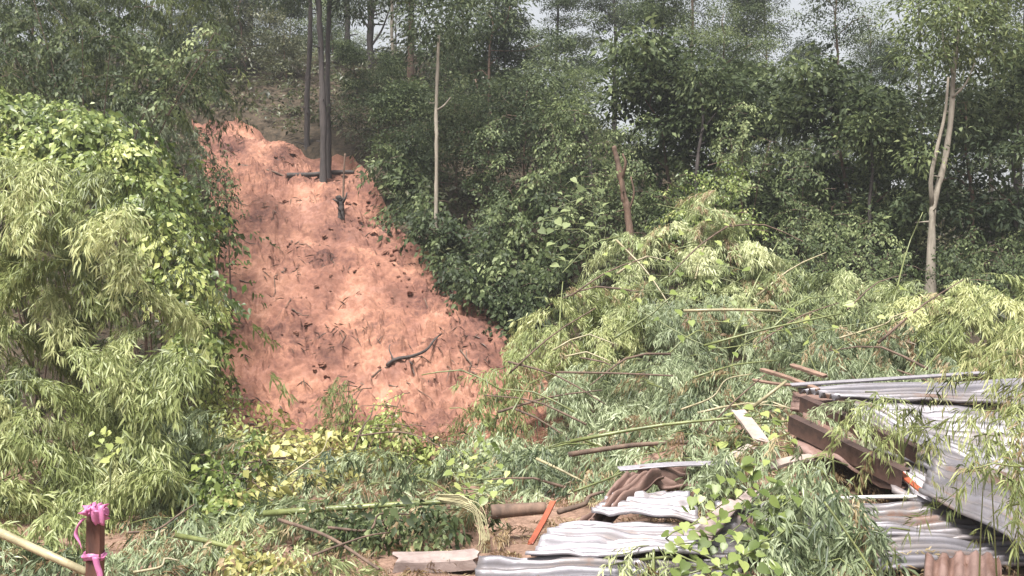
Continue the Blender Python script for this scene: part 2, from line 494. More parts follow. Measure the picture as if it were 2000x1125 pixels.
def mass(name, label, cat, poly, depth, gap, kind, mat, seed, group=None, per=12, plen=.7, scale=1.0, tint=.5, tvar=.18,
         thick=.5, inner=.4, quad=True, aim=(0, -1, 0), spread=1.1, droop=.7, stems=5, stem_mat='culm_green', stem_r=.016, foliage='foliage', dshape=None, dry=0.0):
    """a plant or fallen plant: plumes of leaf sprays spread through a volume, with stems from its root.
    poly outlines it as seen from the road at the given distance(s): depth = (far side/top, near side/bottom)"""
    r = np.random.default_rng(seed)
    pts = scatter_poly(poly, gap, r)
    poly = np.array(poly, float)
    y0, y1 = poly[:, 1].min(), poly[:, 1].max()
    def dep(p):
        t = (p[:, 1] - y0) / (y1 - y0)
        return depth[0] + (depth[1] - depth[0]) * t
    Lv = Leaves(); Dv = Leaves(); br = []
    d = dep(pts)
    base_px = poly[:, 0].mean()
    db = max(depth) - .1 * abs(depth[0] - depth[1]) + thick * .6
    bx = (base_px - 1000) / F * db
    base = np.array([bx, db, float(G(bx, db))])
    for _ in range(3):
        g = G((pts[:, 0] - 1000) / F * d, d)
        d = np.where(pts[:, 1] > 620, np.minimum(d, (CAMZ - g - .12) * F / np.maximum(pts[:, 1] - 562.5, 1)), d)
    C = np.stack([(pts[:, 0] - 1000) / F * d, d, CAMZ - (pts[:, 1] - 562.5) / F * d], -1)
    C *= (1 + r.uniform(-.25, .6, len(C)) * thick / d)[:, None] * np.array([1, 1, 0]) + np.array([0, 0, 1])
    C[:, 2] = CAMZ + (C[:, 2] - CAMZ) * C[:, 1] / d
    tops = []
    for c in C:
        az = math.atan2(aim[1], aim[0]) + r.normal(0, spread)
        o = np.array([math.cos(az), math.sin(az), r.uniform(.0, .35)])
        ln = plen * r.uniform(.6, 1.25)
        t = np.linspace(0, 1, per)
        q = c + (t - .55)[:, None] * ln * o
        q[:, 2] += .16 * ln - droop * ln * t ** 2 * .9
        q += r.normal(0, .045, q.shape) * plen
        yaw = np.where(np.arange(per) % 2, 1, -1) * r.uniform(.2, 1.1, per) * (1 - .6 * t)
        X = np.stack([np.cos(az + yaw), np.sin(az + yaw), -droop * (.05 + 1.25 * t) + r.normal(0, .15, per)], -1)
        pt = tint - .1 + .22 * t + r.normal(0, tvar) * .7
        place(Lv, kind, q, X, scale * r.uniform(.6, 1.3, per), pt + r.normal(0, tvar * .4, per), r)
        if r.random() < dry * 2:
            kd = r.choice(per, max(1, per // 4), replace=False)
            place(Dv, kind, q[kd] + [0, -.03, .03], X[kd], scale * r.uniform(.7, 1.1, len(kd)), .45 + r.normal(0, .25, len(kd)), r)
        if stems:
            br.append(tube(np.vstack([q[0] - o * .12, q[::max(1, per // 4)]]) - base, np.linspace(.006, .002, len(q[::max(1, per // 4)]) + 1), 4))
        tops.append(q[0])
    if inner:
        # leaves deeper inside, tinted darker to paint shade into the gaps
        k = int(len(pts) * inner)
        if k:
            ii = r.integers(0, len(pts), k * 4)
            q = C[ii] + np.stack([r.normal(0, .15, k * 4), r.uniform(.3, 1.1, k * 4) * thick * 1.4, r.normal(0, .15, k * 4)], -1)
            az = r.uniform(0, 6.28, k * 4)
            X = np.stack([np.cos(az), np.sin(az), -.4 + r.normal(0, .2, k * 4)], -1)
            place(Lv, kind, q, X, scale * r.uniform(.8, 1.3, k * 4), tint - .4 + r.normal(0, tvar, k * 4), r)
    root = bpy.data.objects.new(name, None); COL.objects.link(root); root.location = base
    root['label'] = label; root['category'] = cat
    if group: root['group'] = group
    shape = (.30, 1.0, .66, .72) if 'bamboo' in kind else (.22, .85, .62, .95)
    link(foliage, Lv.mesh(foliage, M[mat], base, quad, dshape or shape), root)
    if Dv.a:
        link('dry_foliage', Dv.mesh('dry_foliage', M['dry'], base, quad, dshape or shape), root, label='withered straw-coloured leaves', kind='stuff')
    if br:
        V, Q = join(br)
        link('twigs', make_mesh('twigs', V, Q, M[stem_mat], smooth=True), root, kind='stuff')
    if stems:
        ii = r.choice(len(tops), min(stems, len(tops)), replace=False)
        for i in ii:
            tp = tops[i]
            b0 = base + np.array([r.normal(0, .12), r.normal(0, .12), -.05])
            mid = b0 * .45 + tp * .55; mid[2] = max(mid[2], b0[2] * .35 + tp[2] * .65) + .1
            V, Q = culm_tube([b0 - base, mid - base, tp - base], stem_r, stem_r * .35)
            link('stem', make_mesh('stem', V, Q, M[stem_mat], smooth=True), root)
    return root
# ------------------------------------------------------------------ forest trees
def build_tree(seed, h, base, cr, lobes, dens, kind, lobe_r=(.6, 1.2), trunk_r=.13, bend=.25, top=.35):
    """returns trunk mesh arrays and Leaves; crown of leafy lobes carried on limbs"""
    r = np.random.default_rng(seed)
    n = 9
    t = np.linspace(0, 1, n)
    wob = np.cumsum(r.normal(0, bend / 3, (n, 2)), axis=0) * t[:, None]
    tr = np.stack([wob[:, 0], wob[:, 1], h * .93 * t], -1)
    rad = trunk_r * (1 - .82 * t); rad[0] *= 1.35
    parts = [tube(np.vstack([[tr[0] + [0, 0, -.5]], tr]), np.concatenate([[rad[0] * 1.1], rad]), 8)]
    Lv = Leaves()
    cents = []
    for i in range(lobes):
        f = (i + r.random()) / lobes
        z = base + (h - base) * f
        a = i * 2.399 + r.normal(0, .4)
        prof = (math.sin(math.pi * min(1, .18 + .82 * f)) ** .7) * (1 - top * f)
        ln = cr * prof * r.uniform(.35, 1.05)
        p0 = np.array([np.interp(z * .92, tr[:, 2], tr[:, 0]), np.interp(z * .92, tr[:, 2], tr[:, 1]), min(z * .92, h * .9)])
        p2 = np.array([p0[0] + math.cos(a) * ln, p0[1] + math.sin(a) * ln, z + r.normal(0, .25)])
        p1 = (p0 + p2) / 2 + np.array([r.normal(0, .12), r.normal(0, .12), r.uniform(-.05, .25)])
        c = spline([p0, p1, p2], 6)
        if i % 2 == 0:
            parts.append(tube(c, np.linspace(trunk_r * .32 * (1 - .5 * f), .012, 6), 5))
        cents.append(p2)
        if r.random() < .5: cents.append(c[3] + r.normal(0, .3, 3))
    for c in cents:
        R0 = r.uniform(*lobe_r); k = int(dens * R0 ** 2 * r.uniform(.7, 1.2))
        u = unit(r.normal(size=(k, 3))); u[:, 2] = np.where(u[:, 2] < -.35, -u[:, 2], u[:, 2])
        pos = c + u * (R0 * r.uniform(.45, 1.0, k) ** .6)[:, None] * np.array([1.15, 1.15, .55])
        X = u * np.array([1, 1, .5]) + np.array([0, 0, -.25])
        tn = .45 + r.normal(0, .2)
        place(Lv, kind, pos, X, r.uniform(.8, 1.25, k), tn + r.normal(0, .12, k), r, .4)
    return join(parts), Lv

O3 = np.zeros(3)
TP = {}
def proto(key, leaf, bark, **kw):
    (V, Q), Lv = build_tree(**kw)
    TP[key] = (make_mesh('trunk', V, Q, M[bark], smooth=True), Lv.mesh('crown', M[leaf], O3, True))
proto('dense_a', 'tree_dark', 'bark_dark', seed=101, h=11, base=1.6, cr=3.0, lobes=25, dens=62, kind='clump')
proto('dense_b', 'tree_mid', 'bark_dark', seed=102, h=12, base=2.0, cr=2.8, lobes=24, dens=62, kind='clump')
proto('dense_c', 'tree_mid', 'bark_brown', seed=103, h=10, base=1.2, cr=3.2, lobes=25, dens=58, kind='fine')
proto('light_a', 'tree_light', 'bark_dark', seed=104, h=9, base=1.2, cr=2.6, lobes=23, dens=58, kind='fine')
proto('light_b', 'tree_light', 'bark_brown', seed=105, h=8, base=1.0, cr=2.4, lobes=20, dens=58, kind='clump')
proto('open_a', 'tree_mid', 'bark_dark', seed=106, h=13, base=3.5, cr=3.0, lobes=26, dens=34, kind='fine', lobe_r=(.5, .85))
proto('open_b', 'tree_dark', 'bark_brown', seed=107, h=12, base=3.0, cr=2.6, lobes=24, dens=34, kind='clump', lobe_r=(.5, .85))
proto('shrub_a', 'tree_mid', 'bark_brown', seed=108, h=3.4, base=.4, cr=1.5, lobes=18, dens=60, kind='clump', lobe_r=(.4, .7), trunk_r=.05)
proto('shrub_b', 'tree_dark', 'bark_brown', seed=109, h=3.0, base=.3, cr=1.6, lobes=18, dens=60, kind='fine', lobe_r=(.4, .75), trunk_r=.05)
proto('shrub_c', 'fern', 'bark_brown', seed=110, h=2.2, base=.2, cr=1.3, lobes=16, dens=60, kind='fine', lobe_r=(.35, .6), trunk_r=.035)

PH = dict(dense_a=11, dense_b=12, dense_c=10, light_a=9, light_b=8, open_a=13, open_b=12, shrub_a=3.4, shrub_b=3.0, shrub_c=2.2)
def tree(px, d, key, s, rz, label, name='forest_tree', cat='tree', group=None, sink=0.0, tilt=0.0):
    x = (px - 1000) / F * d
    if abs(s) > 5 or s == 0:      # s is then the height of the top in photo pixels
        s = (CAMZ - (s - 562.5) / F * d - float(G(x, d))) / PH[key]
    o = bpy.data.objects.new(name, None); COL.objects.link(o)
    o.location = (x, d, float(G(x, d)) - sink)
    o.rotation_euler = (0, R(tilt), R(rz)); o.scale = (s, s, s)
    o['label'] = label; o['category'] = cat
    if group: o['group'] = group
    tm, cm = TP[key]
    for nm, me in (('trunk', tm), ('crown', cm)):
        c = bpy.data.objects.new(nm, me); COL.objects.link(c); c.parent = o
    return o

GT = 'forest trees above the landslide'
# right half of the forest
tree(1130, 20, 'light_a', 150, 10, 'light green flat-topped tree between the white trunk and the dead vine-hung trunk', group=GT)
tree(985, 23, 'dense_a', -40, 50, 'tall dark evergreen right of the white bare trunk', group=GT)
tree(1290, 23, 'dense_b', -60, 200, 'tall dark tree rising just behind the dead vine-hung trunk', group=GT)
tree(1400, 21, 'dense_c', 30, 120, 'broad bright-topped tree left of the open patch of sky', group=GT)
tree(1530, 22, 'light_a', 150, 250, 'green tree whose rounded top ends below the largest sky gap', group=GT)
tree(1640, 21.5, 'open_b', -60, 30, 'dark-trunked tree rising through the sky gap', group=GT)
tree(1705, 21, 'light_b', 200, 300, 'layered light green tree left of the pale forked trunk', group=GT)
tree(1735, 24, 'dense_a', 100, 160, 'dark round tree crown left of the pale forked trunk', group=GT)
tree(1935, 21.5, 'open_a', -90, 80, 'open-crowned tree right of the pale forked trunk', group=GT)
tree(2030, 19, 'dense_c', 60, 20, 'green tree cut by the right edge of the picture', group=GT)
tree(1455, 27, 'dense_b', -30, 190, 'dark tree at the left side of the largest sky gap', group=GT)
tree(1085, 28, 'dense_b', -160, 310, 'dark tree at the top middle of the picture', group=GT)
tree(1200, 30, 'dense_a', -160, 15, 'dark tree behind the light green flat-topped tree', group=GT)
tree(1340, 30, 'dense_c', -130, 75, 'dark tree at the top edge above the dead trunk', group=GT)
tree(905, 27, 'open_b', -90, 100, 'dark tree just behind the top of the white bare trunk', group=GT)
tree(1850, 26, 'light_a', 200, 45, 'low light tree crown behind the pale forked trunk', group=GT)
tree(1790, 19, 'light_b', 330, 60, 'small layered tree at the foot of the pale forked trunk', group=GT)
tree(1565, 18.5, 'light_b', 330, 210, 'small bushy tree above the middle of the bamboo heap', group=GT)
tree(1440, 18, 'shrub_a', 1.1, 20, 'bushy green shrub above the crest of the fallen bamboo', 'forest_shrub', 'shrub')
tree(1680, 17.5, 'shrub_a', 1.1, 120, 'shrub with flat leaf layers below the dark trunk', 'forest_shrub', 'shrub')
tree(1900, 17, 'shrub_b', 1.2, 220, 'dark shrub right of the pale forked trunk base', 'forest_shrub', 'shrub')
tree(1990, 17, 'shrub_a', 1.2, 320, 'shrub at the right edge above the bamboo pile', 'forest_shrub', 'shrub')
tree(1330, 18.5, 'shrub_a', 1.2, 150, 'green shrub right of the dead vine-hung trunk', 'forest_shrub', 'shrub')
tree(60, 22, 'dense_c', -120, 60, 'dark tree behind the bamboo thicket at the upper left edge', group=GT)
tree(230, 24, 'dense_b', -150, 220, 'dark tree behind the bamboo thicket at upper left', group=GT)
tree(370, 27, 'dense_a', -120, 330, 'dark tree just right behind the bamboo thicket at upper left', group=GT)
tree(520, 36, 'dense_c', -60, 130, 'hazy tree far behind the ridge above the scar', group=GT)
tree(770, 38, 'open_a', -60, 20, 'hazy tree far behind the dark trunks', group=GT)
tree(640, 40, 'light_a', -40, 80, 'hazy light tree far behind the twin trunks', group=GT)
tree(1500, 30, 'open_b', -30, 15, 'slim hazy tree standing inside the left part of the sky gap', group=GT)
tree(1690, 30, 'dense_c', 40, 95, 'dark tree low in the sky gap behind the layered light tree', group=GT)
tree(1800, 29, 'open_a', -120, 145, 'tall thin tree behind the pale forked trunk', group=GT)
tree(1990, 25, 'dense_b', -140, 265, 'dark tall tree at the top right corner', group=GT)
tree(1570, 34, 'dense_a', 90, 35, 'far dark crown at the foot of the largest sky gap', group=GT)
tree(20, 26, 'dense_b', -200, 200, 'dark tree at the far upper left corner behind the thicket', group=GT)
tree(150, 29, 'dense_a', -220, 300, 'dark tree between the two others behind the upper left thicket', group=GT)
tree(330, 33, 'dense_c', -160, 110, 'hazy tree on the ridge behind the upper left thicket', group=GT)
# shrubs along the right rim of the scar and in the dark hollow
for i, (px, d, k, s, rz, lab) in enumerate([
    (735, 21.5, 'shrub_b', .6, 0, 'dark shrub at the right end of the fallen log'),
    (800, 20, 'shrub_a', .62, 40, 'feathery green shrub left of the pale thin trunk'),
    (780, 24, 'shrub_a', .45, 90, 'soft green shrub behind the feathery shrub by the pale thin trunk'),
    (700, 25, 'shrub_a', .42, 130, 'soft green shrub right behind the twin dark trunks'),
    (560, 26.5, 'shrub_c', .65, 170, 'olive shrub above the top of the landslide scar'),
    (480, 27, 'shrub_c', 1.1, 210, 'brownish shrub at the very top of the bare earth'),
    (650, 28, 'shrub_b', .5, 250, 'shrub on the ridge behind the dark trunks'),
    (890, 19.4, 'shrub_b', .7, 300, 'dark shrub beside the black hollow in the forest'),
    (1020, 19, 'shrub_b', .9, 20, 'dark shrub right of the black hollow in the forest'),
    (560, 31, 'shrub_a', .6, 15, 'pale hazy shrub on the ridge at top left'),
    (870, 25, 'shrub_b', .55, 60, 'dark shrub higher up behind the pale thin trunk'),
    (450, 30, 'shrub_a', .8, 260, 'hazy shrub on the ridge right of the tall left bamboo'),
    (960, 22, 'shrub_b', 1.2, 145, 'shrub above the black hollow in the forest'),
]):
    tree(px, d, k, s, rz, lab, 'forest_shrub', 'shrub', group='shrubs around the landslide scar')

# tall thin trunks at the top of the scar
def trunk_tree(name, label, pts, r0, r1, mat, crown=None, extra=(), seed=0, tuft=26, leaf='tree_dark', kind='fine'):
    """pts: (px, py, d) from the base up; extra: more stems of the same tree; crown: [(px,py,d,radius)]"""
    P = [W(*p) for p in pts]
    base = P[0].copy(); base[2] = min(float(G(base[0], base[1])), base[2]); 
    o = bpy.data.objects.new(name, None); COL.objects.link(o); o.location = base
    o['label'] = label; o['category'] = 'tree'
    P[0] = base - [0, 0, .3]
    c = spline(P, 14); t = np.linspace(0, 1, 14)
    rr = np.random.default_rng(seed + 50)
    rad = r0 + (r1 - r0) * t; rad[0] *= 1.9; rad[1] *= 1.25
    c = np.stack([np.interp(np.linspace(0, 13, 40), np.arange(14), c[:, a]) for a in range(3)], -1); rad = np.interp(np.linspace(0, 13, 40), np.arange(14), rad)
    c[2:] += np.cumsum(rr.normal(0, r0 * .06, (38, 3)), axis=0) * [1, 1, 0]
    rad = rad * rr.uniform(.86, 1.12, 40)
    V, Q = tube(c - base, rad, 9)
    for _ in range(6):      # short dead stubs
        k = int(rr.integers(6, 34)); az = rr.uniform(0, 6.28)
        dv_ = np.array([math.cos(az), math.sin(az), rr.uniform(-.1, .5)]) * rr.uniform(1.5, 4.5) * r0
        V, Q = join([(V, Q), tube(np.array([c[k], c[k] + dv_ * .6, c[k] + dv_]) - base, [r0 * .25, r0 * .18, r0 * .08], 4)])
    link('trunk', make_mesh('trunk', V, Q, M[mat], smooth=True), o)
    for e, (ep, e0, e1) in enumerate(extra):
        c2 = spline([W(*p) for p in ep], 10)
        V, Q = tube(c2 - base, np.linspace(e0, e1, 10), 7)
        link('limb', make_mesh('limb', V, Q, M[mat], smooth=True), o)
    if crown:
        Lv = Leaves()
        for (px, py, d, rd) in crown:
            k = int(tuft * rd * rd * 6)
            u = unit(rr.normal(size=(k, 3)))
            pos = W(px, py, d) + u * (rd * rr.uniform(.2, 1, k) ** .5)[:, None] * np.array([1.2, 1.2, .6])
            place(Lv, kind, pos, u + [0, 0, -.3], rr.uniform(.8, 1.2, k), .5 + rr.normal(0, .15, k), rr, .4)
        link('crown', Lv.mesh('crown', M[leaf], base, True), o)
    return o
trunk_tree('pine_tree', 'thicker of the twin dark trunks rising from the bare earth', [(630, 378, 20.3), (632, 250, 20.4), (628, 100, 20.5), (622, -40, 20.6), (610, -250, 20.7)], .078, .048, 'bark_dark',
           crown=[(610, -120, 20.6, 1.2), (700, -60, 20.6, .8), (560, -30, 20.9, .7)], seed=1)
trunk_tree('pine_tree', 'slimmer dark trunk pressed against the thicker twin trunk', [(640, 362, 20.7), (641, 240, 20.8), (640, 110, 20.9), (645, -60, 21), (650, -250, 21)], .07, .04, 'bark_dark',
           crown=[(660, -90, 21, 1.0), (690, 10, 21, .5)], seed=2)
trunk_tree('pine_tree', 'thin dark trunk left of the twin trunks with shrubs at its foot', [(598, 332, 22.2), (600, 200, 22.3), (606, 60, 22.4), (604, -80, 22.5)], .075, .045, 'bark_dark', crown=[(600, -80, 22.5, 1.0)], seed=3)
trunk_tree('pine_tree', 'dark trunk with short side limbs at top, right of the twin trunks', [(722, 190, 28), (724, 100, 28), (728, 0, 28), (730, -120, 28)], .12, .07, 'bark_dark', crown=[(730, -90, 28, 1.6), (690, 10, 28, .5)],
           extra=[([(725, 90, 28), (745, 60, 28), (760, 20, 27.8)], .04, .02), ([(724, 60, 28), (705, 30, 28), (700, -10, 28)], .04, .02)], seed=4)
trunk_tree('thin_tree', 'slender pale trunk between the twin trunks and the white trunk', [(769, 240, 25), (767, 140, 25), (764, 30, 25), (770, -90, 25)], .055, .035, 'bark_pale', crown=[(775, -40, 25, 1.1)], seed=5)
trunk_tree('thin_tree', 'faint brown trunk just right of the slender pale trunk', [(803, 235, 26), (800, 130, 26), (802, 20, 26), (805, -90, 26)], .10, .07, 'bark_brown', crown=[(805, -60, 26, 1.1)], seed=6)
trunk_tree('thin_tree', 'white bare trunk standing alone over the dark shrubs', [(850, 385, 17.00), (852, 300, 17.00), (851, 220, 17.09), (855, 150, 17.18), (858, 70, 17.27)], .036, .028, 'bark_pale', crown=[(868, 40, 17.36, .8), (840, -40, 17.45, .9)],
           extra=[([(854, 215, 17.09), (868, 205, 17.09), (880, 190, 17.09)], .02, .01)], seed=7)
trunk_tree('thin_tree', 'tall faint trunk at the top left of the forest', [(492, 150, 31), (490, 60, 31), (495, -60, 31)], .10, .08, 'bark_brown', crown=[(480, -60, 31, 1.6)], seed=8)
trunk_tree('thin_tree', 'faint dark trunk at the top right of the slender pale trunk', [(675, 180, 31), (678, 60, 31), (672, -60, 31)], .11, .08, 'bark_dark', crown=[(672, -70, 31, 1.5)], seed=9)
trunk_tree('forked_tree', 'tall pale trunk forking into two in front of the right-hand forest',
           [(1816, 520, 15.40), (1820, 450, 15.40), (1822, 400, 15.40), (1842, 320, 15.49), (1856, 230, 15.58), (1862, 150, 15.66), (1875, 40, 15.84), (1878, -60, 15.84)], .062, .026, 'bark_pale',
           extra=[([(1821, 405, 15.40), (1818, 350, 15.31), (1830, 290, 15.31), (1846, 220, 15.31), (1852, 150, 15.22)], .04, .018),
                  ([(1860, 190, 15.58), (1885, 165, 15.49), (1905, 120, 15.49)], .022, .008), ([(1864, 150, 15.66), (1845, 100, 15.58), (1840, 50, 15.58)], .022, .008)],
           crown=[(1880, 60, 15.84, .9), (1830, 20, 15.66, .8), (1930, 90, 15.84, .7), (1900, -40, 15.84, 1.0), (1810, 110, 15.49, .5), (1800, 300, 15.66, .35)], leaf='tree_light', tuft=20, seed=10)
trunk_tree('dead_tree', 'broken brown trunk hung with vines left of the forest middle', [(1240, 500, 14.7), (1228, 440, 14.7), (1218, 380, 14.7), (1206, 320, 14.7), (1200, 285, 14.7)], .065, .035, 'bark_brown',
           extra=[([(1214, 350, 14.7), (1222, 320, 14.6), (1216, 300, 14.6)], .03, .012), ([(1225, 420, 14.7), (1238, 380, 14.6), (1232, 345, 14.6)], .022, .01)],
           crown=[(1212, 255, 14.8, .35), (1240, 330, 14.7, .22), (1190, 280, 14.7, .2)], leaf='vine_dark', kind='broad_small', seed=11)
trunk_tree('forest_tree', 'short black trunk in shade left of the pale forked trunk', [(1636, 470, 19), (1634, 420, 19), (1632, 370, 19), (1630, 300, 19)], .09, .06, 'bark_dark', crown=[(1630, 330, 19, .7)], seed=12, kind='clump', leaf='tree_mid')

trunk_tree('thin_tree', 'thin dark leaning trunk in the forest above the heap spike', [(1352, 420, 17.2), (1362, 330, 17.2), (1372, 240, 17.3), (1366, 160, 17.4)], .04, .02, 'bark_dark', crown=[(1360, 150, 17.4, .5), (1390, 190, 17.4, .35)], leaf='tree_mid', seed=14,
           extra=[([(1368, 260, 17.2), (1395, 225, 17.2), (1415, 200, 17.2)], .018, .008)])
trunk_tree('thin_tree', 'thin dark trunk just left of the pale forked trunk', [(1702, 470, 16.6), (1700, 400, 16.6), (1706, 330, 16.6), (1700, 260, 16.6)], .035, .02, 'bark_dark', crown=[(1700, 250, 16.6, .45), (1730, 300, 16.6, .3)], leaf='tree_light', seed=15)
trunk_tree('thin_tree', 'dark trunk near the right edge of the forest', [(1978, 470, 16.6), (1985, 400, 16.6), (1978, 320, 16.6), (1990, 240, 16.6)], .04, .025, 'bark_dark', crown=[(1980, 220, 16.6, .55)], leaf='tree_mid', seed=16)
trunk_tree('thin_tree', 'crooked dark branch-like trunk over the flat-topped light tree', [(1160, 330, 18), (1150, 290, 18), (1128, 255, 18), (1120, 225, 18)], .04, .02, 'bark_dark', crown=[(1110, 215, 18, .4)], leaf='tree_light', seed=17)

# ------------------------------------------------------------------ undergrowth on the hillside
ur = np.random.default_rng(77)
Lv = Leaves()
m = 9000
ux = ur.uniform(-15, 17, m); uy = 13.5 + 22 * ur.random(m) ** .8
ok = (scar_in(ux, uy) < ur.uniform(.02, .75, m)) & (np.abs(ux) < uy * .62)
ux, uy = ux[ok], uy[ok]
uz = H(ux, uy) + ur.uniform(0, .45, len(ux))
az = ur.uniform(0, 6.28, len(ux))
place(Lv, 'broad_far', np.stack([ux, uy, uz], -1), np.stack([np.cos(az), np.sin(az), ur.uniform(-.2, .7, len(ux))], -1), ur.uniform(.7, 1.5, len(ux)), .4 + ur.normal(0, .2, len(ux)), ur)
link('undergrowth', Lv.mesh('undergrowth', M['fern'], O3, True), label='low leafy undergrowth covering the hillside under the trees', cat='undergrowth', kind='stuff')
# ground litter and small grass in the foreground
Lv = Leaves()
m = 3600
ux = ur.uniform(-7, 7.5, m); uy = ur.uniform(5.2, 12.5, m)
uz = H(ux, uy) + .03 + ur.uniform(0, .05, m); az = ur.uniform(0, 6.28, m)
place(Lv, 'bamboo', np.stack([ux, uy, uz], -1), np.stack([np.cos(az), np.sin(az), ur.uniform(.0, .35, m)], -1), ur.uniform(.4, .8, m), .35 + ur.normal(0, .3, m), ur)
link('ground_litter', Lv.mesh('ground_litter', M['dry'], O3, True), label='dry leaves and straw littering the muddy ground', cat='litter', kind='stuff')
#PART3
# ------------------------------------------------------------------ plants on the left bank
mass('bamboo_clump', 'big drooping bamboo clump filling the lower left', 'bamboo', [(-120, 330), (60, 290), (150, 315), (255, 430), (315, 540), (345, 610), (345, 720), (310, 800), (290, 880), (300, 980), (210, 1070), (-120, 1070)],
     (9.2, 7.6), 66, 'bamboo', 'bamboo_yellow', 201, per=36, plen=.55, thick=1.1, inner=1.2, aim=(.55, -1, 0), tint=.5, tvar=.22, stems=14)
mass('climbing_vine', 'bright vine curtain between the bamboo clump and bare earth', 'vine', [(140, 250), (180, 200), (235, 260), (290, 330), (335, 410), (378, 480), (395, 560), (392, 700), (380, 750), (350, 740), (350, 640), (310, 520), (250, 420), (150, 330)],
     (12.2, 10.2), 29, 'broad', 'vine', 202, per=13, plen=.42, thick=.9, inner=.9, aim=(.6, -1, 0), spread=.8, droop=.5, tint=.55, tvar=.25, stems=8, stem_mat='twig')
mass('climbing_vine', 'vine-covered bank above the bamboo clump at the left edge', 'vine', [(-120, 170), (60, 185), (170, 195), (250, 290), (260, 400), (150, 330), (60, 320), (-120, 330)],
     (12.5, 11.2), 31, 'broad', 'vine', 203, per=13, plen=.45, thick=.9, inner=.9, aim=(.4, -1, 0), spread=.8, droop=.5, tint=.4, tvar=.25, stems=6, stem_mat='twig')
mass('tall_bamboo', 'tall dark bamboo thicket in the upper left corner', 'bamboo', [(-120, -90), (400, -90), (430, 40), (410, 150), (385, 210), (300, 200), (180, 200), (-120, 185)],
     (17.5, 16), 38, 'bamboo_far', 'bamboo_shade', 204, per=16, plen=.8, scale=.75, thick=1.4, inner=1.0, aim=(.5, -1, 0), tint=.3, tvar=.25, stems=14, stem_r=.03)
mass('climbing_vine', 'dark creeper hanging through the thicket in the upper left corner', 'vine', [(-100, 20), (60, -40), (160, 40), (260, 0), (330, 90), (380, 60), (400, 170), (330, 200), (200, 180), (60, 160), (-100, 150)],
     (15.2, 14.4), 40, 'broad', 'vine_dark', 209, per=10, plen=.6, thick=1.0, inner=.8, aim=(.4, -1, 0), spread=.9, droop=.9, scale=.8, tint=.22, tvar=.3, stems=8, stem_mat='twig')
mass('feathery_shrub', 'grey-green feathery shrub leaning over the left rim of the scar', 'shrub', [(190, 170), (320, 195), (385, 250), (392, 330), (375, 400), (310, 350), (230, 260)],
     (16, 14.5), 24, 'bamboo_far', 'bamboo_grey', 205, per=8, plen=.5, scale=.7, thick=.8, inner=.8, aim=(.6, -1, 0), tint=.25, tvar=.2, stems=6, stem_mat='twig')
mass('rim_shrub', 'dark sparse shrub hanging over the left rim of the scar', 'shrub', [(375, 300), (430, 315), (455, 350), (440, 390), (425, 420), (385, 400)],
     (15.2, 14.6), 24, 'broad_small', 'vine_dark', 206, per=5, plen=.35, thick=.3, inner=.2, aim=(1, -.6, 0), droop=.8, tint=.4, stems=5, stem_mat='twig')
mass('rim_shrub', 'dark leafy shrub under the feathery shrub by the scar', 'shrub', [(300, 330), (380, 380), (432, 420), (430, 480), (380, 430), (310, 380)],
     (14.4, 13.6), 22, 'broad', 'vine_dark', 207, per=6, plen=.4, thick=.5, inner=.6, aim=(.6, -1, 0), tint=.5, stems=5, stem_mat='twig')
mass('rim_shrub', 'pale leafy shrub on the bank left of the scar foot', 'shrub', [(380, 740), (440, 730), (462, 800), (480, 860), (430, 880), (370, 860), (350, 800)],
     (10.8, 10.0), 26, 'broad_small', 'vine', 208, per=7, plen=.4, thick=.4, inner=.6, aim=(.3, -1, 0), tint=.8, stems=5, stem_mat='twig')

# ------------------------------------------------------------------ felled plants across the foreground left
GF = 'felled bamboo in the foreground'
mass('felled_bamboo', 'blue-grey bamboo foliage slumped beside the lower left clump', 'bamboo', [(300, 820), (380, 810), (430, 880), (480, 960), (500, 1040), (430, 1075), (300, 1085), (250, 1075), (300, 980), (290, 900)],
     (9.2, 7.2), 34, 'bamboo', 'bamboo_grey', 211, GF, per=16, plen=.45, thick=.4, aim=(-.5, -1, 0), tint=.5, dry=.16, stems=4)
mass('felled_branch', 'yellow-green leafy branch lying at the scar foot', 'branch', [(385, 920), (430, 850), (520, 840), (640, 830), (700, 860), (720, 900), (650, 930), (560, 960), (470, 980), (400, 970)],
     (10.4, 9.2), 27, 'broad', 'vine_yellow', 212, per=7, plen=.45, thick=.4, aim=(.2, -1, 0), spread=1.3, tint=.5, tvar=.25, dry=.16, stems=5, stem_mat='twig')
mass('felled_bamboo', 'blue-green bamboo foliage drooping over the long green culm', 'bamboo', [(560, 940), (640, 900), (740, 885), (860, 890), (940, 900), (960, 960), (900, 1010), (760, 1020), (620, 1030), (520, 1010)],
     (9.6, 8.2), 33, 'bamboo', 'bamboo_grey', 213, GF, per=16, plen=.45, thick=.5, aim=(0, -1, 0), tint=.45, dry=.16, stems=4)
mass('felled_branch', 'leafy branch with yellowing leaves below the scar, mid picture', 'branch', [(700, 820), (760, 805), (820, 850), (930, 880), (960, 920), (900, 940), (800, 900), (710, 890)],
     (10.6, 9.4), 32, 'broad', 'vine', 214, per=6, plen=.45, thick=.4, tint=.7, dry=.16, stems=4, stem_mat='twig')
mass('felled_bamboo', 'pale bamboo leaves strewn at the bottom edge left of centre', 'bamboo', [(400, 1060), (470, 1020), (560, 1050), (600, 1090), (690, 1095), (720, 1150), (420, 1150), (400, 1090)],
     (7.0, 6.1), 46, 'bamboo', 'bamboo_pale', 215, GF, per=13, plen=.4, thick=.2, inner=0, scale=.85, tint=.5, tvar=.25, dry=.16, stems=0)
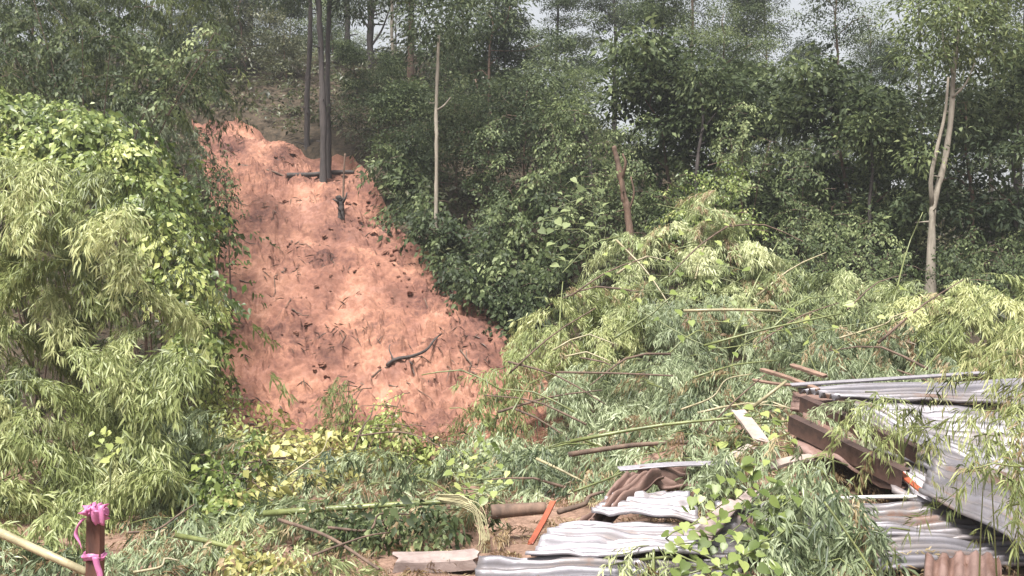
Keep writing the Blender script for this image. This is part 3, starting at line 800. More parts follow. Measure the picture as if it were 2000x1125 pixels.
mass('felled_bamboo', 'green bamboo leaves along the bottom edge beside the stake', 'bamboo', [(-60, 1060), (120, 1070), (260, 1080), (420, 1085), (330, 1115), (210, 1105), (20, 1110), (-60, 1100)],
     (7.2, 6.6), 34, 'bamboo', 'bamboo_grey', 216, GF, per=13, plen=.4, thick=.2, inner=0, scale=.85, tint=.35, dry=.16, stems=0)
mass('sapling', 'lone sapling with a drooping leaf tuft before the scar', 'sapling', [(655, 735), (675, 735), (690, 775), (685, 800), (650, 800), (648, 770)],
     (10.6, 10.4), 14, 'bamboo', 'bamboo_shade', 217, per=4, plen=.25, scale=.7, thick=.1, inner=0, droop=1.0, tint=.7, stems=3, stem_mat='twig', stem_r=.010)
mass('sapling', 'thin nearly bare sapling right of the leaf-tufted one', 'sapling', [(690, 790), (740, 770), (790, 820), (770, 870), (700, 860)],
     (10.5, 10.2), 26, 'broad_small', 'vine', 218, per=3, plen=.4, thick=.1, inner=0, tint=.75, stems=4, stem_mat='twig', stem_r=.009)

mass('felled_branch', 'yellowing leafy twigs at the bottom edge right of the short culm', 'branch', [(470, 1075), (560, 1090), (600, 1140), (480, 1140)], (6.4, 6.0), 26, 'broad', 'vine_yellow', 219, per=5, plen=.25, scale=.7, thick=.1, inner=0, tint=.5, tvar=.3, dry=.3, stems=0)
mass('felled_branch', 'broad-leaved green twigs lying under the long green culm', 'branch', [(600, 985), (700, 1000), (860, 995), (880, 1030), (740, 1045), (620, 1030)], (7.2, 6.9), 30, 'broad', 'vine_dark', 220, per=5, plen=.3, scale=.8, thick=.2, inner=.3, tint=.4, tvar=.3, dry=.2, stems=0)
mass('felled_branch', 'leafy twigs fallen between the bamboo clump and the yellow branch', 'branch', [(400, 900), (450, 880), (480, 960), (470, 1010), (410, 1000)], (8.4, 7.6), 26, 'broad', 'vine', 221, per=6, plen=.3, scale=.8, thick=.2, inner=.3, tint=.5, tvar=.3, dry=.1, stems=2, stem_mat='twig')

# ------------------------------------------------------------------ felled bamboo heaped on the right
GH = 'felled bamboo heaped on the right'
def heap(label, poly, depth, gap, kind, mat, seed, **kw):
    a = dict(per=20, plen=.45, thick=.8, inner=.5, aim=(-.2, -1, 0), tvar=.22, stems=4, dry=.14); a.update(kw)
    o = mass('felled_bamboo', label, 'bamboo', poly, depth, gap, kind, mat, seed, GH, **a)
    if depth[0] > 8.5:
        q = np.random.default_rng(seed + 9); P = np.array(poly, float); lo, hi = P.min(0), P.max(0); b = np.array(o.location)
        for k in range(5):
            p0 = lo + (hi - lo) * q.uniform(.1, .9, 2); ang = q.normal(-.25, .55) + (math.pi if q.random() < .3 else 0); ln = q.uniform(90, 230)
            p2 = p0 + np.array([math.cos(ang), math.sin(ang)]) * ln; p1 = (p0 + p2) / 2 + [0, -q.uniform(4, 26)]
            dd_ = lambda p: depth[0] + (depth[1] - depth[0]) * np.clip((p[1] - lo[1]) / (hi[1] - lo[1]), 0, 1) - .25
            pts3 = [W(*p, dd_(p)) - b for p in (p0, p1, p2)]
            V, Q = culm_tube(pts3, q.uniform(.010, .017), .006)
            link('culm', make_mesh('culm', V, Q, M[['culm_green', 'culm_pale', 'twig'][int(q.integers(3))]], smooth=True), o)
    return o
heap('yellow-green bamboo plumes at the left tip of the heap', [(1010, 660), (1060, 590), (1130, 560), (1230, 560), (1260, 640), (1180, 720), (1080, 720), (1000, 700)], (13.2, 12), 35, 'bamboo', 'bamboo_yellow', 301, tint=.6)
heap('bamboo plumes arching along the crest left of the spike', [(1150, 520), (1190, 470), (1290, 440), (1370, 430), (1400, 520), (1380, 620), (1260, 620), (1150, 590)], (14.2, 13), 36, 'bamboo', 'bamboo_pale', 302, tint=.55)
heap('upright leafy bamboo spike on the crest of the heap', [(1370, 480), (1385, 370), (1405, 365), (1430, 430), (1490, 480), (1500, 580), (1400, 600)], (14, 13.2), 28, 'bamboo', 'bamboo_pale', 303, tint=.65, droop=.5)
heap('bamboo foliage in the middle of the heap under the horizontal pole', [(1270, 600), (1380, 580), (1500, 590), (1600, 620), (1620, 720), (1500, 770), (1380, 740), (1270, 700)], (12.4, 11), 36, 'bamboo', 'bamboo_grey', 304, tint=.5)
heap('bamboo foliage along the crest right of the spike', [(1480, 510), (1600, 520), (1700, 540), (1790, 550), (1800, 660), (1700, 680), (1580, 640), (1480, 600)], (13.6, 12), 36, 'bamboo', 'bamboo_pale', 305, tint=.5)
heap('bamboo foliage behind the white-edged roof sheet', [(1600, 640), (1720, 650), (1820, 640), (1880, 700), (1850, 735), (1700, 745), (1600, 740)], (11.4, 10.4), 36, 'bamboo', 'bamboo_grey', 306, tint=.4)
heap('yellow bamboo foliage on the crest at the right edge', [(1780, 570), (1880, 550), (2080, 540), (2350, 550), (2400, 720), (2200, 760), (1950, 720), (1850, 690), (1790, 640)], (12, 10.4), 37, 'bamboo', 'bamboo_yellow', 307, tint=.6)
heap('blue-green bamboo plumes slumped onto the scar foot', [(1090, 720), (1120, 690), (1200, 690), (1300, 720), (1320, 800), (1260, 880), (1120, 900), (960, 905), (950, 870), (1085, 840)], (11.6, 10), 35, 'bamboo', 'bamboo_grey', 308, tint=.6)
heap('bamboo foliage left of the splintered boards', [(1290, 690), (1400, 720), (1500, 740), (1540, 760), (1500, 830), (1440, 850), (1330, 850), (1280, 790)], (10.8, 9.4), 36, 'bamboo', 'bamboo_grey', 309, tint=.5)
heap('shaded bamboo foliage above the curled dark sheet', [(960, 900), (1080, 880), (1240, 870), (1420, 840), (1480, 880), (1420, 910), (1250, 920), (1160, 960), (1000, 980)], (9.6, 8.6), 37, 'bamboo', 'bamboo_grey', 310, tint=.4)
heap('bamboo plumes hanging in front of the bare earth', [(940, 770), (960, 720), (1010, 690), (1020, 740), (980, 790), (990, 840), (930, 850)], (11.3, 10.8), 33, 'bamboo', 'bamboo_yellow', 311, per=9, thick=.2, inner=0, tint=.45)
heap('bright bamboo sprays draped over the right roof sheets', [(1900, 800), (1950, 750), (2060, 730), (2060, 880), (1980, 880), (1920, 850)], (5.6, 5.2), 72, 'bamboo_long', 'bamboo_yellow', 312, stems=2, stem_r=.006, per=8, plen=.4, thick=.3, inner=.2, tint=.45, aim=(-.8, -.5, 0), scale=.62)
heap('thin bamboo sprays hanging low at the right edge', [(1850, 930), (1920, 890), (2060, 900), (2060, 1000), (1960, 990)], (5.3, 4.9), 84, 'bamboo_long', 'bamboo_shade', 313, stems=2, stem_r=.006, per=5, plen=.4, thick=.2, inner=0, tint=.6, aim=(-.6, -.5, 0), scale=.6)
heap('golden bamboo sprays hanging at the right edge over the sheets', [(1960, 640), (2060, 600), (2250, 650), (2350, 850), (2150, 900), (2060, 740), (1980, 740)], (6.6, 6.2), 60, 'bamboo_long', 'bamboo_yellow', 314, stems=2, stem_r=.006, per=8, plen=.5, thick=.3, inner=.2, tint=.6, aim=(-1, -.5, 0), scale=.65)
heap('bamboo sprays lying over the lower roof sheets', [(1510, 920), (1580, 900), (1630, 940), (1670, 1000), (1720, 1080), (1730, 1150), (1490, 1150), (1510, 1020)], (6.7, 5.7), 46, 'bamboo', 'bamboo_grey', 315, per=10, plen=.45, thick=.3, inner=.3, tint=.45, aim=(.3, -1, 0))
heap('small bamboo spray lying on the rusty upper sheets', [(1690, 790), (1750, 770), (1790, 800), (1760, 850), (1700, 850)], (7.6, 7.4), 44, 'bamboo', 'bamboo_yellow', 316, per=6, plen=.35, thick=.1, inner=0, tint=.55, scale=.85)
heap('small blue-green bamboo spray beside the stacked channels', [(1610, 780), (1680, 760), (1700, 800), (1640, 830)], (8.2, 8), 40, 'bamboo', 'bamboo_grey', 317, per=6, plen=.35, thick=.1, inner=0, tint=.6, scale=.85)
heap('few bamboo leaves lying on the nearest roof sheet', [(1215, 1080), (1300, 1075), (1310, 1140), (1215, 1140)], (6.05, 5.9), 48, 'bamboo', 'bamboo_pale', 318, per=4, plen=.3, thick=.1, inner=0, tint=.6, scale=.8)

# vine-hung shrubs on the right rim of the scar
GV = 'vine-hung shrubs on the right rim'
for lab, poly, dep, gap, kd, mt, sd, tn in [
    ('dark shrub mass right of the scar below the twin trunks', [(740, 330), (770, 250), (800, 300), (840, 360), (850, 440), (830, 480), (800, 450), (770, 420)], (19.4, 18.6), 18, 'broad_far', 'vine_dark', 401, .25),
    ('dark vine-hung shrub at the middle of the right rim', [(800, 420), (820, 370), (860, 400), (900, 430), (960, 470), (970, 570), (900, 570), (850, 500)], (17.4, 15.8), 19, 'broad', 'vine_dark', 402, .22),
    ('dark shrub where the right rim meets the bamboo heap', [(880, 500), (960, 520), (1060, 560), (1070, 620), (1010, 640), (940, 590)], (15.8, 14.6), 20, 'broad', 'vine_dark', 403, .2),
    ('glossy broad-leaved shrub below the black hollow', [(950, 440), (985, 360), (1010, 400), (1050, 330), (1085, 400), (1110, 460), (1100, 540), (1050, 580), (970, 510)], (16.6, 15.2), 22, 'broad', 'vine_dark', 404, .4),
    ('vine curtain around the broken brown trunk', [(1130, 380), (1170, 300), (1195, 260), (1230, 290), (1260, 340), (1290, 400), (1280, 460), (1230, 500), (1150, 490)], (16.8, 16), 23, 'broad_small', 'vine_dark', 405, .5),
    ('pale-leaved shrub right of the broken brown trunk', [(1310, 400), (1350, 330), (1380, 370), (1430, 310), (1460, 380), (1490, 450), (1420, 470), (1330, 450)], (15.8, 14.8), 23, 'broad_small', 'vine', 406, .3),
    ('low leafy shrub line above the heap near the forked trunk', [(1500, 470), (1560, 420), (1620, 450), (1680, 410), (1740, 460), (1790, 520), (1700, 550), (1560, 530)], (16, 14.6), 24, 'broad_small', 'vine_dark', 407, .5),
    ('dark shrub line at the right edge above the heap', [(1840, 480), (1890, 440), (1950, 470), (2000, 430), (2060, 470), (2250, 450), (2300, 560), (2060, 570), (1920, 560), (1840, 540)], (15.6, 14.2), 24, 'broad_small', 'vine_dark', 408, .4),
    ('slender dark sapling rising over the black hollow', [(930, 420), (925, 330), (945, 250), (975, 230), (990, 300), (985, 400), (965, 440)], (17.2, 16.6), 24, 'broad_small', 'vine_dark', 409, .3),
    ('tall leafy climber left of the vine curtain', [(1060, 380), (1060, 280), (1090, 210), (1130, 230), (1140, 300), (1130, 390), (1100, 420)], (17, 16.2), 24, 'broad_small', 'vine_dark', 410, .45),
    ('tall leafy climber between the thin leaning trunk and the spike', [(1400, 330), (1420, 230), (1450, 200), (1480, 260), (1490, 350), (1450, 380)], (16.8, 16.2), 25, 'broad_small', 'vine_dark', 411, .55),
    ('pointed leafy sapling right of the heap spike', [(1530, 420), (1545, 330), (1570, 290), (1600, 340), (1610, 430), (1570, 460)], (16.4, 15.8), 24, 'broad_small', 'vine_dark', 412, .5),
]:
    mass('vine_shrub', lab, 'shrub', poly, dep, gap, kd, mt, sd, GV, per=9, plen=.4, thick=.7, inner=.6, aim=(-.3, -1, 0), droop=.6, tint=tn, tvar=.25, stems=4, stem_mat='twig')
# ------------------------------------------------------------------ big single leaves on vines
def heart_leaf():
    up = [(-.10, .22), (.08, .44), (.36, .46), (.66, .30), (.88, .12)]
    mid = [(0, 0, 0), (.36, 0, -.05), (.66, 0, -.09), (1.02, 0, -.22)]
    V = list(mid) + [(x, y, .07 * y - .12 * x * x) for x, y in up] + [(x, -y, .07 * y - .12 * x * x) for x, y in up]
    T = [(0, 5, 4), (0, 1, 5), (1, 6, 5), (1, 2, 6), (2, 7, 6), (2, 8, 7), (2, 3, 8)]
    T2 = []
    m = {4: 9, 5: 10, 6: 11, 7: 12, 8: 13}
    for a, b, c in T:
        T2.append((m.get(a, a), m.get(c, c), m.get(b, b)))
    return np.array(V, float), np.array(T + T2)
_hv, _ht = heart_leaf()
HL_ = {}
def heart_mesh(mat, t):
    k = (mat, t)
    if k not in HL_:
        HL_[k] = make_mesh('leaf', _hv * [1, .9, 1], _ht, M[mat], np.full(len(_hv), t), smooth=True)
    return HL_[k]

from mathutils import Matrix
def leafy_vine(label, poly, depth, gap, size, mat, seed, cat='vine', stems=3, tints=(.35, .55, .75, .95)):
    r = np.random.default_rng(seed)
    pts = scatter_poly(poly, gap, r)
    y0, y1 = min(q[1] for q in poly), max(q[1] for q in poly)
    C = np.array([W(p[0], p[1], depth[0] + (depth[1] - depth[0]) * (p[1] - y0) / (y1 - y0) + r.uniform(-.12, .12)) for p in pts])
    base = C[np.argmax(pts[:, 1])].copy(); base[2] = float(G(base[0], base[1]))
    root = bpy.data.objects.new('broad_leaf_vine', None); COL.objects.link(root); root.location = base
    root['label'] = label; root['category'] = cat
    for c in C:
        az = r.normal(-1.57, 1.0); X = Vector((math.cos(az), math.sin(az), r.uniform(-.9, .05))).normalized()
        n = Vector((r.normal(0, .4), -.6 + r.normal(0, .3), 1.0 + r.normal(0, .3)))
        Y = n.cross(X).normalized(); Z = X.cross(Y)
        s = size * r.uniform(.65, 1.2)
        o = bpy.data.objects.new('leaf', heart_mesh(mat, tints[int(r.integers(len(tints)))])); COL.objects.link(o)
        m3 = Matrix((X, Y, Z)).transposed().to_4x4()
        o.parent = root
        o.matrix_local = Matrix.Translation(Vector(c - base)) @ m3 @ Matrix.Scale(s, 4)
    order = np.argsort(C[:, 0])
    for k in range(stems):
        q = C[order[k::stems]]
        if len(q) < 3: continue
        q = q[::max(1, len(q) // 6)] + [0, .05, -.03]
        q = q[np.argsort(q[:, 2])]
        V, Q = tube(spline(np.vstack([base, q]) - base, 24), np.linspace(.008, .003, 24), 5)
        link('stem', make_mesh('stem', V, Q, M['culm_green'], smooth=True), root)
    return root
leafy_vine('broad-leaved green vine sprawling over the lower roof sheets', [(1310, 1130), (1300, 1050), (1350, 960), (1420, 900), (1490, 890), (1560, 960), (1540, 1010), (1500, 1060), (1540, 1130)], (6.6, 5.7), 17, .085, 'vine', 501, tints=(.1, .22, .35, .6))
leafy_vine('large pale leaves of a creeper over the crest of the heap', [(1160, 500), (1250, 470), (1400, 410), (1490, 560), (1600, 640), (1400, 700), (1230, 600)], (12.6, 10.4), 34, .10, 'vine', 502, tints=(.2, .35, .5, .7))
leafy_vine('scattered large leaves above the white-edged roof sheet', [(1540, 600), (1620, 610), (1770, 540), (1790, 600), (1680, 690), (1560, 680)], (11.6, 10.2), 44, .12, 'vine', 503, tints=(.6, .9))
leafy_vine('yellow-green creeper between the pale board and the channels', [(1430, 800), (1500, 790), (1560, 830), (1540, 880), (1460, 870), (1380, 860)], (8.6, 7.9), 20, .09, 'vine', 504, tints=(.3, .5, .7))
leafy_vine('small creeper with round leaves left of the red strip', [(870, 900), (950, 890), (1010, 930), (960, 985), (880, 960)], (8.4, 7.7), 20, .08, 'vine', 505, tints=(.4, .6, .9))
leafy_vine('bright leaves hanging inside the dark lower left bamboo', [(180, 840), (215, 830), (240, 880), (210, 900), (190, 890)], (7.6, 7.5), 14, .075, 'vine', 506, tints=(.6, .8), stems=1)
leafy_vine('glossy leaves of a creeper on the right rim of the scar', [(1050, 430), (1110, 330), (1180, 340), (1200, 440), (1150, 520), (1070, 520)], (15.2, 14.6), 22, .13, 'vine_dark', 507, tints=(.6, .9))
leafy_vine('yellow leaves on the branch at the scar foot', [(410, 930), (470, 860), (620, 845), (650, 900), (540, 950), (430, 975)], (9.6, 8.9), 26, .09, 'vine_yellow', 508, tints=(.4, .6, .8))

# ------------------------------------------------------------------ materials of the wreckage
def metal_mat(name, base, stain, rust, amount, rough=.42, metallic=.55):
    """zinc with grime and rust; the attribute holds run marks along the ribs and shade painted in the rib valleys"""
    m, t, p = new_mat(name)
    at = t.nodes.new('ShaderNodeAttribute'); at.attribute_name = 'tint'
    n2 = noise(t, 14.0, 5, .7)
    ad = t.nodes.new('ShaderNodeMath'); ad.operation = 'MULTIPLY_ADD'; ad.inputs[1].default_value = .45; 
    t.links.new(n2.outputs['Fac'], ad.inputs[0]); t.links.new(at.outputs['Fac'], ad.inputs[2])
    c = .80 - amount
    r = ramp(t, [(c - .30, base), (c - .10, stain), (c + .04, rust)])
    t.links.new(ad.outputs[0], r.inputs[0]); t.links.new(r.outputs[0], p.inputs['Base Color'])
    rm = ramp(t, [(c - .2, (metallic,) * 3), (c - .05, (0, 0, 0))])
    t.links.new(ad.outputs[0], rm.inputs[0]); t.links.new(rm.outputs[0], p.inputs['Metallic'])
    rr = ramp(t, [(.3, (rough - .1,) * 3), (.7, (rough + .25,) * 3)])
    t.links.new(n2.outputs['Fac'], rr.inputs[0]); t.links.new(rr.outputs[0], p.inputs['Roughness'])
    return m
M['zinc'] = metal_mat('weathered_zinc', (.205, .194, .212), (.14, .122, .12), (.13, .07, .048), .13)
M['zinc_bright'] = metal_mat('bright_zinc', (.31, .291, .312), (.22, .19, .187), (.20, .115, .08), .09)
M['rusty'] = metal_mat('rusty_steel', (.21, .135, .115), (.14, .076, .056), (.07, .034, .024), .10, .6, .15)
M['rust_dark'] = metal_mat('dark_rusty_steel', (.17, .105, .085), (.10, .055, .043), (.045, .025, .02), .10, .65, .1)
M['wood_pale'] = bark_mat('weathered_wood', (.20, .15, .125), (.40, .33, .29), 5, (1, 1, 1))
M['wood_brown'] = bark_mat('brown_wood', (.10, .06, .042), (.26, .165, .12), 6, (1, 1, 1))
M['wood_grey'] = bark_mat('grey_wood', (.16, .12, .11), (.34, .27, .245), 6, (1, 1, 1))
M['orange'] = bark_mat('orange_red_paint', (.16, .035, .018), (.36, .085, .036), 6, (1, 1, 1), .5)
M['pvc'] = bark_mat('white_pipe', (.55, .54, .52), (.75, .73, .71), 5, (1, 1, 1), .4)
M['straw'] = bark_mat('dead_straw', (.20, .18, .10), (.42, .38, .22), 8, (1, 1, 1), .7)
M['stake'] = bark_mat('stake_wood', (.05, .022, .016), (.20, .085, .055), 10, (1, 1, .15))
m_, t_, p_ = new_mat('pink_plastic'); p_.inputs['Base Color'].default_value = (.64, .24, .44, 1); p_.inputs['Roughness'].default_value = .35
tr_ = t_.nodes.new('ShaderNodeBsdfTranslucent'); tr_.inputs['Color'].default_value = (.72, .32, .52, 1)
mx_ = t_.nodes.new('ShaderNodeMixShader'); mx_.inputs[0].default_value = .35
t_.links.new(p_.outputs[0], mx_.inputs[1]); t_.links.new(tr_.outputs[0], mx_.inputs[2]); t_.links.new(mx_.outputs[0], t_.nodes['Material Output'].inputs['Surface'])
M['pink'] = m_

def DP(px, py, off=0.0):
    """a point on the sloping heap of roof wreckage"""
    d = 3.36 / (.26 + (py - 562.5) / F) + off
    return W(px, py, d)

def sheet(name, label, cat, corners, ribs, amp, mat, seed, bend=.03, box=.5, group=None, nu=26, dent=.03):
    """profiled metal sheet; corners A B C D, ribs run from A-D side to the B-C side"""
    r = np.random.default_rng(seed)
    A, B, C, D = [np.array(c, float) for c in corners]
    per = 8
    u = np.linspace(0, 1, nu); v = np.linspace(0, 1, ribs * per + 1)
    uu, vv = np.meshgrid(u, v, indexing='ij')
    P = (A * ((1 - uu) * (1 - vv))[..., None] + B * (uu * (1 - vv))[..., None] + C * (uu * vv)[..., None] + D * ((1 - uu) * vv)[..., None])
    n = unit(np.cross(B - A, D - A))
    if n[2] < 0: n = -n
    ph = vv * ribs * 2 * math.pi
    w = np.clip(np.sin(ph) * (1 + 2.4 * box), -1, 1) * amp * 1.7
    so = seed * 3.7
    be = bend * fbm(uu * 2.1 + so, vv * 1.7 + so, 2) * 2
    de = -dent * np.maximum(fbm(uu * 5 + so, vv * 4 + so, 2) - .15, 0) * 2
    # uneven torn edges
    P = P + n * (w + be + de)[..., None]
    P = P + unit(B - A) * ((uu - .5) * .02 * np.sin(vv * 23 + so))[..., None]
    base = P.reshape(-1, 3).mean(0); base[2] = P[..., 2].min()
    run = .22 + .30 * fbm(uu * 1.3 + so, vv * ribs * 1.9 + so, 3) + .28 * fbm(uu * 2.5 + so, vv * 2.5, 3) + .10 * (np.sin(ph) < -.5)  # streaks and stains; rib valleys also darkened in colour to stand in for shade
    me = make_mesh(name, P.reshape(-1, 3) - base, grid_faces(nu, len(v)), M[mat], run.ravel(), smooth=True)
    o = link(name, me, None, base, label, cat, group)
    md = o.modifiers.new('thickness', 'SOLIDIFY'); md.thickness = .004
    return o
GS = 'roof sheets of the collapsed house'
sheet('roof_sheet', 'nearest pale corrugated roof sheet at the bottom edge', 'roof sheet', [DP(905, 1165), DP(1470, 1170), DP(1440, 1092), DP(938, 1088)], 5, .014, 'zinc', 1, group=GS)
sheet('roof_sheet', 'pale roof sheet with brown stains, second from the bottom edge', 'roof sheet', [DP(1028, 1078, -.1), DP(1375, 1088, -.1), DP(1380, 1018), DP(1105, 1018)], 6, .013, 'zinc_bright', 2, group=GS)
sheet('roof_sheet', 'short pale roof sheet next to the curled dark sheet', 'roof sheet', [DP(1152, 1002, -.15), DP(1372, 1018, -.15), DP(1345, 966), DP(1198, 962)], 5, .013, 'zinc_bright', 3, group=GS)
sheet('roof_sheet', 'grey roof sheet under the white pipe', 'roof sheet', [DP(1560, 1040), DP(1965, 1058), DP(1840, 985), DP(1570, 980)], 6, .013, 'zinc', 4, group=GS)
sheet('roof_sheet', 'long grey roof sheet above the brown rusty pieces', 'roof sheet', [DP(1600, 1120), DP(2100, 1100), DP(2100, 1052), DP(1640, 1030)], 6, .013, 'zinc', 5, group=GS)
sheet('roof_sheet', 'brown rusty upright sheet at the bottom right', 'roof sheet', [DP(1800, 1180, -.25), DP(1808, 1086, -.15), DP(1952, 1082, -.15), DP(1965, 1180, -.25)], 5, .010, 'rusty', 6, group=GS)
sheet('roof_sheet', 'wide pale sheet sloping down to the right edge', 'roof sheet', [DP(1795, 965, -.25), DP(2090, 1105, -.5), DP(2110, 930, -.1), DP(1840, 860, 0)], 9, .012, 'zinc', 7, group=GS)
sheet('roof_sheet', 'upper roof sheet with a white folded top edge', 'roof sheet', [DP(1640, 778), DP(2090, 800), DP(2090, 735), DP(1560, 754)], 6, .016, 'zinc', 8, group=GS)
sheet('roof_sheet', 'dented grey sheet just below the white-edged sheet', 'roof sheet', [DP(1700, 868), DP(1985, 985), DP(2040, 905), DP(1655, 785)], 7, .016, 'zinc', 9, bend=.05, group=GS)
sheet('roof_sheet', 'grey sheet lying in the gap behind the dented one', 'roof sheet', [DP(1720, 850, .12), DP(2100, 905, .12), DP(2100, 795, .18), DP(1690, 778, .18)], 7, .014, 'zinc', 16, bend=.05, group=GS)
sheet('roof_sheet', 'pale ribbed sheet at the lower end of the steel channels', 'roof sheet', [DP(1740, 962, .08), DP(2010, 1075, .08), DP(1990, 960, .08), DP(1745, 860, .08)], 6, .016, 'zinc_bright', 10, bend=.05, group=GS)
sheet('roof_sheet', 'pink rusted sheet under the two steel channels', 'roof sheet', [DP(1550, 868, .1), DP(1745, 952, .1), DP(1795, 885, .1), DP(1575, 795, .1)], 3, .012, 'rusty', 11, bend=.05, group=GS)
sheet('roof_sheet', 'curled dark brown sheet standing beside the short pale sheet', 'roof sheet', [DP(1122, 1022), DP(1215, 935, -.15), DP(1300, 925, -.1), DP(1180, 1020)], 4, .016, 'rust_dark', 12, bend=.06, group=GS)
sheet('roof_sheet', 'rust-brown wavy sheet reaching right from the curled sheet', 'roof sheet', [DP(1215, 930, -.1), DP(1330, 962, .2), DP(1470, 925, .3), DP(1290, 918, .1)], 5, .016, 'rust_dark', 13, bend=.05, group=GS)
sheet('roof_sheet', 'dark shaded sheet deep under the white-edged sheet', 'roof sheet', [DP(1545, 800, .5), DP(1700, 830, .6), DP(1760, 772, .6), DP(1550, 765, .5)], 4, .014, 'rust_dark', 14, group=GS)
sheet('roof_sheet', 'grey sheet half buried under the broad-leaved vine', 'roof sheet', [DP(1370, 1090, .05), DP(1620, 1095, .05), DP(1560, 985, .1), DP(1400, 975, .1)], 7, .013, 'zinc', 15, group=GS)

def bar(name, label, cat, p0, p1, w, th, mat, seed, up=(0, -.4, 1), group=None, parent=None, seg=7):
    """sawn board or strip with worn, slightly split ends"""
    r = np.random.default_rng(seed)
    p0 = np.array(p0, float); p1 = np.array(p1, float)
    ax = unit(p1 - p0); S = unit(np.cross(ax, np.array(up, float))); N = np.cross(S, ax)
    t = np.linspace(0, 1, seg)
    cs = np.array([(-.5, -.5), (-.44, .5), (-.1, .53), (.2, .5), (.46, .5), (.5, .38), (.5, -.42), (.1, -.5)])
    k = len(cs)
    V = []
    bow = r.normal(0, .012)
    for i, tt in enumerate(t):
        c = p0 + (p1 - p0) * tt + N * bow * math.sin(math.pi * tt)
        for q, (a, b) in enumerate(cs):
            e = r.uniform(-.5, .5) * w * .45 * (1 if i in (0, seg - 1) else 0)
            V.append(c + S * a * w * r.uniform(.96, 1.04) + N * b * th * r.uniform(.94, 1.05) + ax * e)
    V = np.array(V)
    i = np.arange(seg - 1)[:, None] * k; j = np.arange(k)[None]; j2 = (j + 1) % k
    Q = np.stack([i + j, i + j2, i + k + j2, i + k + j], -1).reshape(-1, 4)
    o = (seg - 1) * k
    caps = [(0, 7, 6, 5), (0, 5, 4, 3), (0, 3, 2, 1), (o, o + 1, o + 2, o + 3), (o, o + 3, o + 4, o + 5), (o, o + 5, o + 6, o + 7)]
    Q = np.vstack([Q, caps])
    base = (p0 + p1) / 2; base[2] = V[:, 2].min()
    return link(name, make_mesh(name, V - base, Q, M[mat], smooth=False), parent, base, label, cat, group)
GB = 'boards in the wreckage'
bar('wooden_board', 'short pale board tilted up left of the steel channels', 'board', DP(1443, 803, -.1), DP(1487, 860, -.2), .125, .025, 'wood_pale', 1, group=GB)
bar('wooden_board', 'pale splintered board below the short tilted one', 'board', DP(1402, 908, -.1), DP(1470, 872, -.1), .085, .025, 'wood_pale', 2, group=GB)
bar('wooden_board', 'pale board lying above the broad-leaved vine', 'board', DP(1478, 922, -.1), DP(1585, 893, -.1), .08, .03, 'wood_pale', 3, group=GB)
bar('wooden_board', 'grey-brown board leaning through the broad-leaved vine', 'board', DP(1368, 1050, -.25), DP(1428, 982, -.15), .13, .03, 'wood_grey', 4, group=GB)
bar('wooden_board', 'grey wooden block at the bottom edge left of the sheets', 'board', DP(776, 1098, .3), DP(932, 1092, .3), .16, .09, 'wood_grey', 5, up=(0, -.15, 1), group=GB)
bar('wooden_board', 'brown lath sticking out above the white-edged sheet', 'board', DP(1488, 722), DP(1600, 762), .05, .03, 'wood_brown', 6, group=GB)
bar('wooden_board', 'brown lath crossing behind the other laths', 'board', DP(1545, 713, .1), DP(1612, 735, .1), .06, .03, 'wood_brown', 7, group=GB)
bar('wooden_board', 'thin lath poking left from the white-edged sheet', 'board', DP(1470, 742), DP(1590, 752), .035, .02, 'wood_brown', 8, group=GB)
bar('orange_strip', 'orange-red painted strip leaning left of the pale sheets', 'strip', DP(1036, 1062, .1), DP(1080, 980, -.05), .04, .02, 'orange', 9)
bar('orange_strip', 'orange strip at the end of the steel channels', 'strip', DP(1758, 922, -.15), DP(1815, 968, -.2), .05, .015, 'orange', 10)
bar('wooden_board', 'small grey board in the leaves beside the leaning board', 'board', DP(1440, 990, -.15), DP(1475, 960, -.1), .10, .02, 'wood_grey', 11, group=GB)
bar('roof_flashing', 'white folded metal edge along the upper roof sheet', 'flashing', DP(1545, 752, -.06), DP(1925, 728, -.06), .05, .02, 'zinc_bright', 12, seg=14)
bar('roof_flashing', 'pale metal edge strip above the dark opening', 'flashing', DP(1210, 916, -.1), DP(1455, 906, -.1), .06, .012, 'zinc_bright', 13, seg=12)

def extrude(name, label, cat, p0, p1, prof, mat, up=(0, -.3, 1), group=None, seg=8):
    p0 = np.array(p0, float); p1 = np.array(p1, float)
    ax = unit(p1 - p0); S = unit(np.cross(ax, np.array(up, float))); N = np.cross(S, ax)
    prof = np.array(prof); k = len(prof)
    V = np.vstack([p0 + (p1 - p0) * t + prof[:, :1] * S + prof[:, 1:] * N for t in np.linspace(0, 1, seg)])
    base = (p0 + p1) / 2; base[2] = V[:, 2].min()
    o = link(name, make_mesh(name, V - base, grid_faces(seg, k), M[mat], np.tile(.3 + .25 * np.sin(np.arange(k)), seg), smooth=False), None, base, label, cat, group)
    md = o.modifiers.new('thickness', 'SOLIDIFY'); md.thickness = .006
    return o
U_ = [(-.06, .05), (-.07, .07), (0, .07), (0, -.07), (-.07, -.07), (-.06, -.05)]
extrude('steel_channel', 'upper of two rusty steel channels lying down the sheets', 'channel', DP(1562, 790, -.12), DP(1790, 892, -.12), U_, 'rust_dark', group='rusty steel channels')
extrude('steel_channel', 'lower of two rusty steel channels lying down the sheets', 'channel', DP(1540, 828, -.14), DP(1762, 938, -.14), U_, 'rust_dark', group='rusty steel channels')

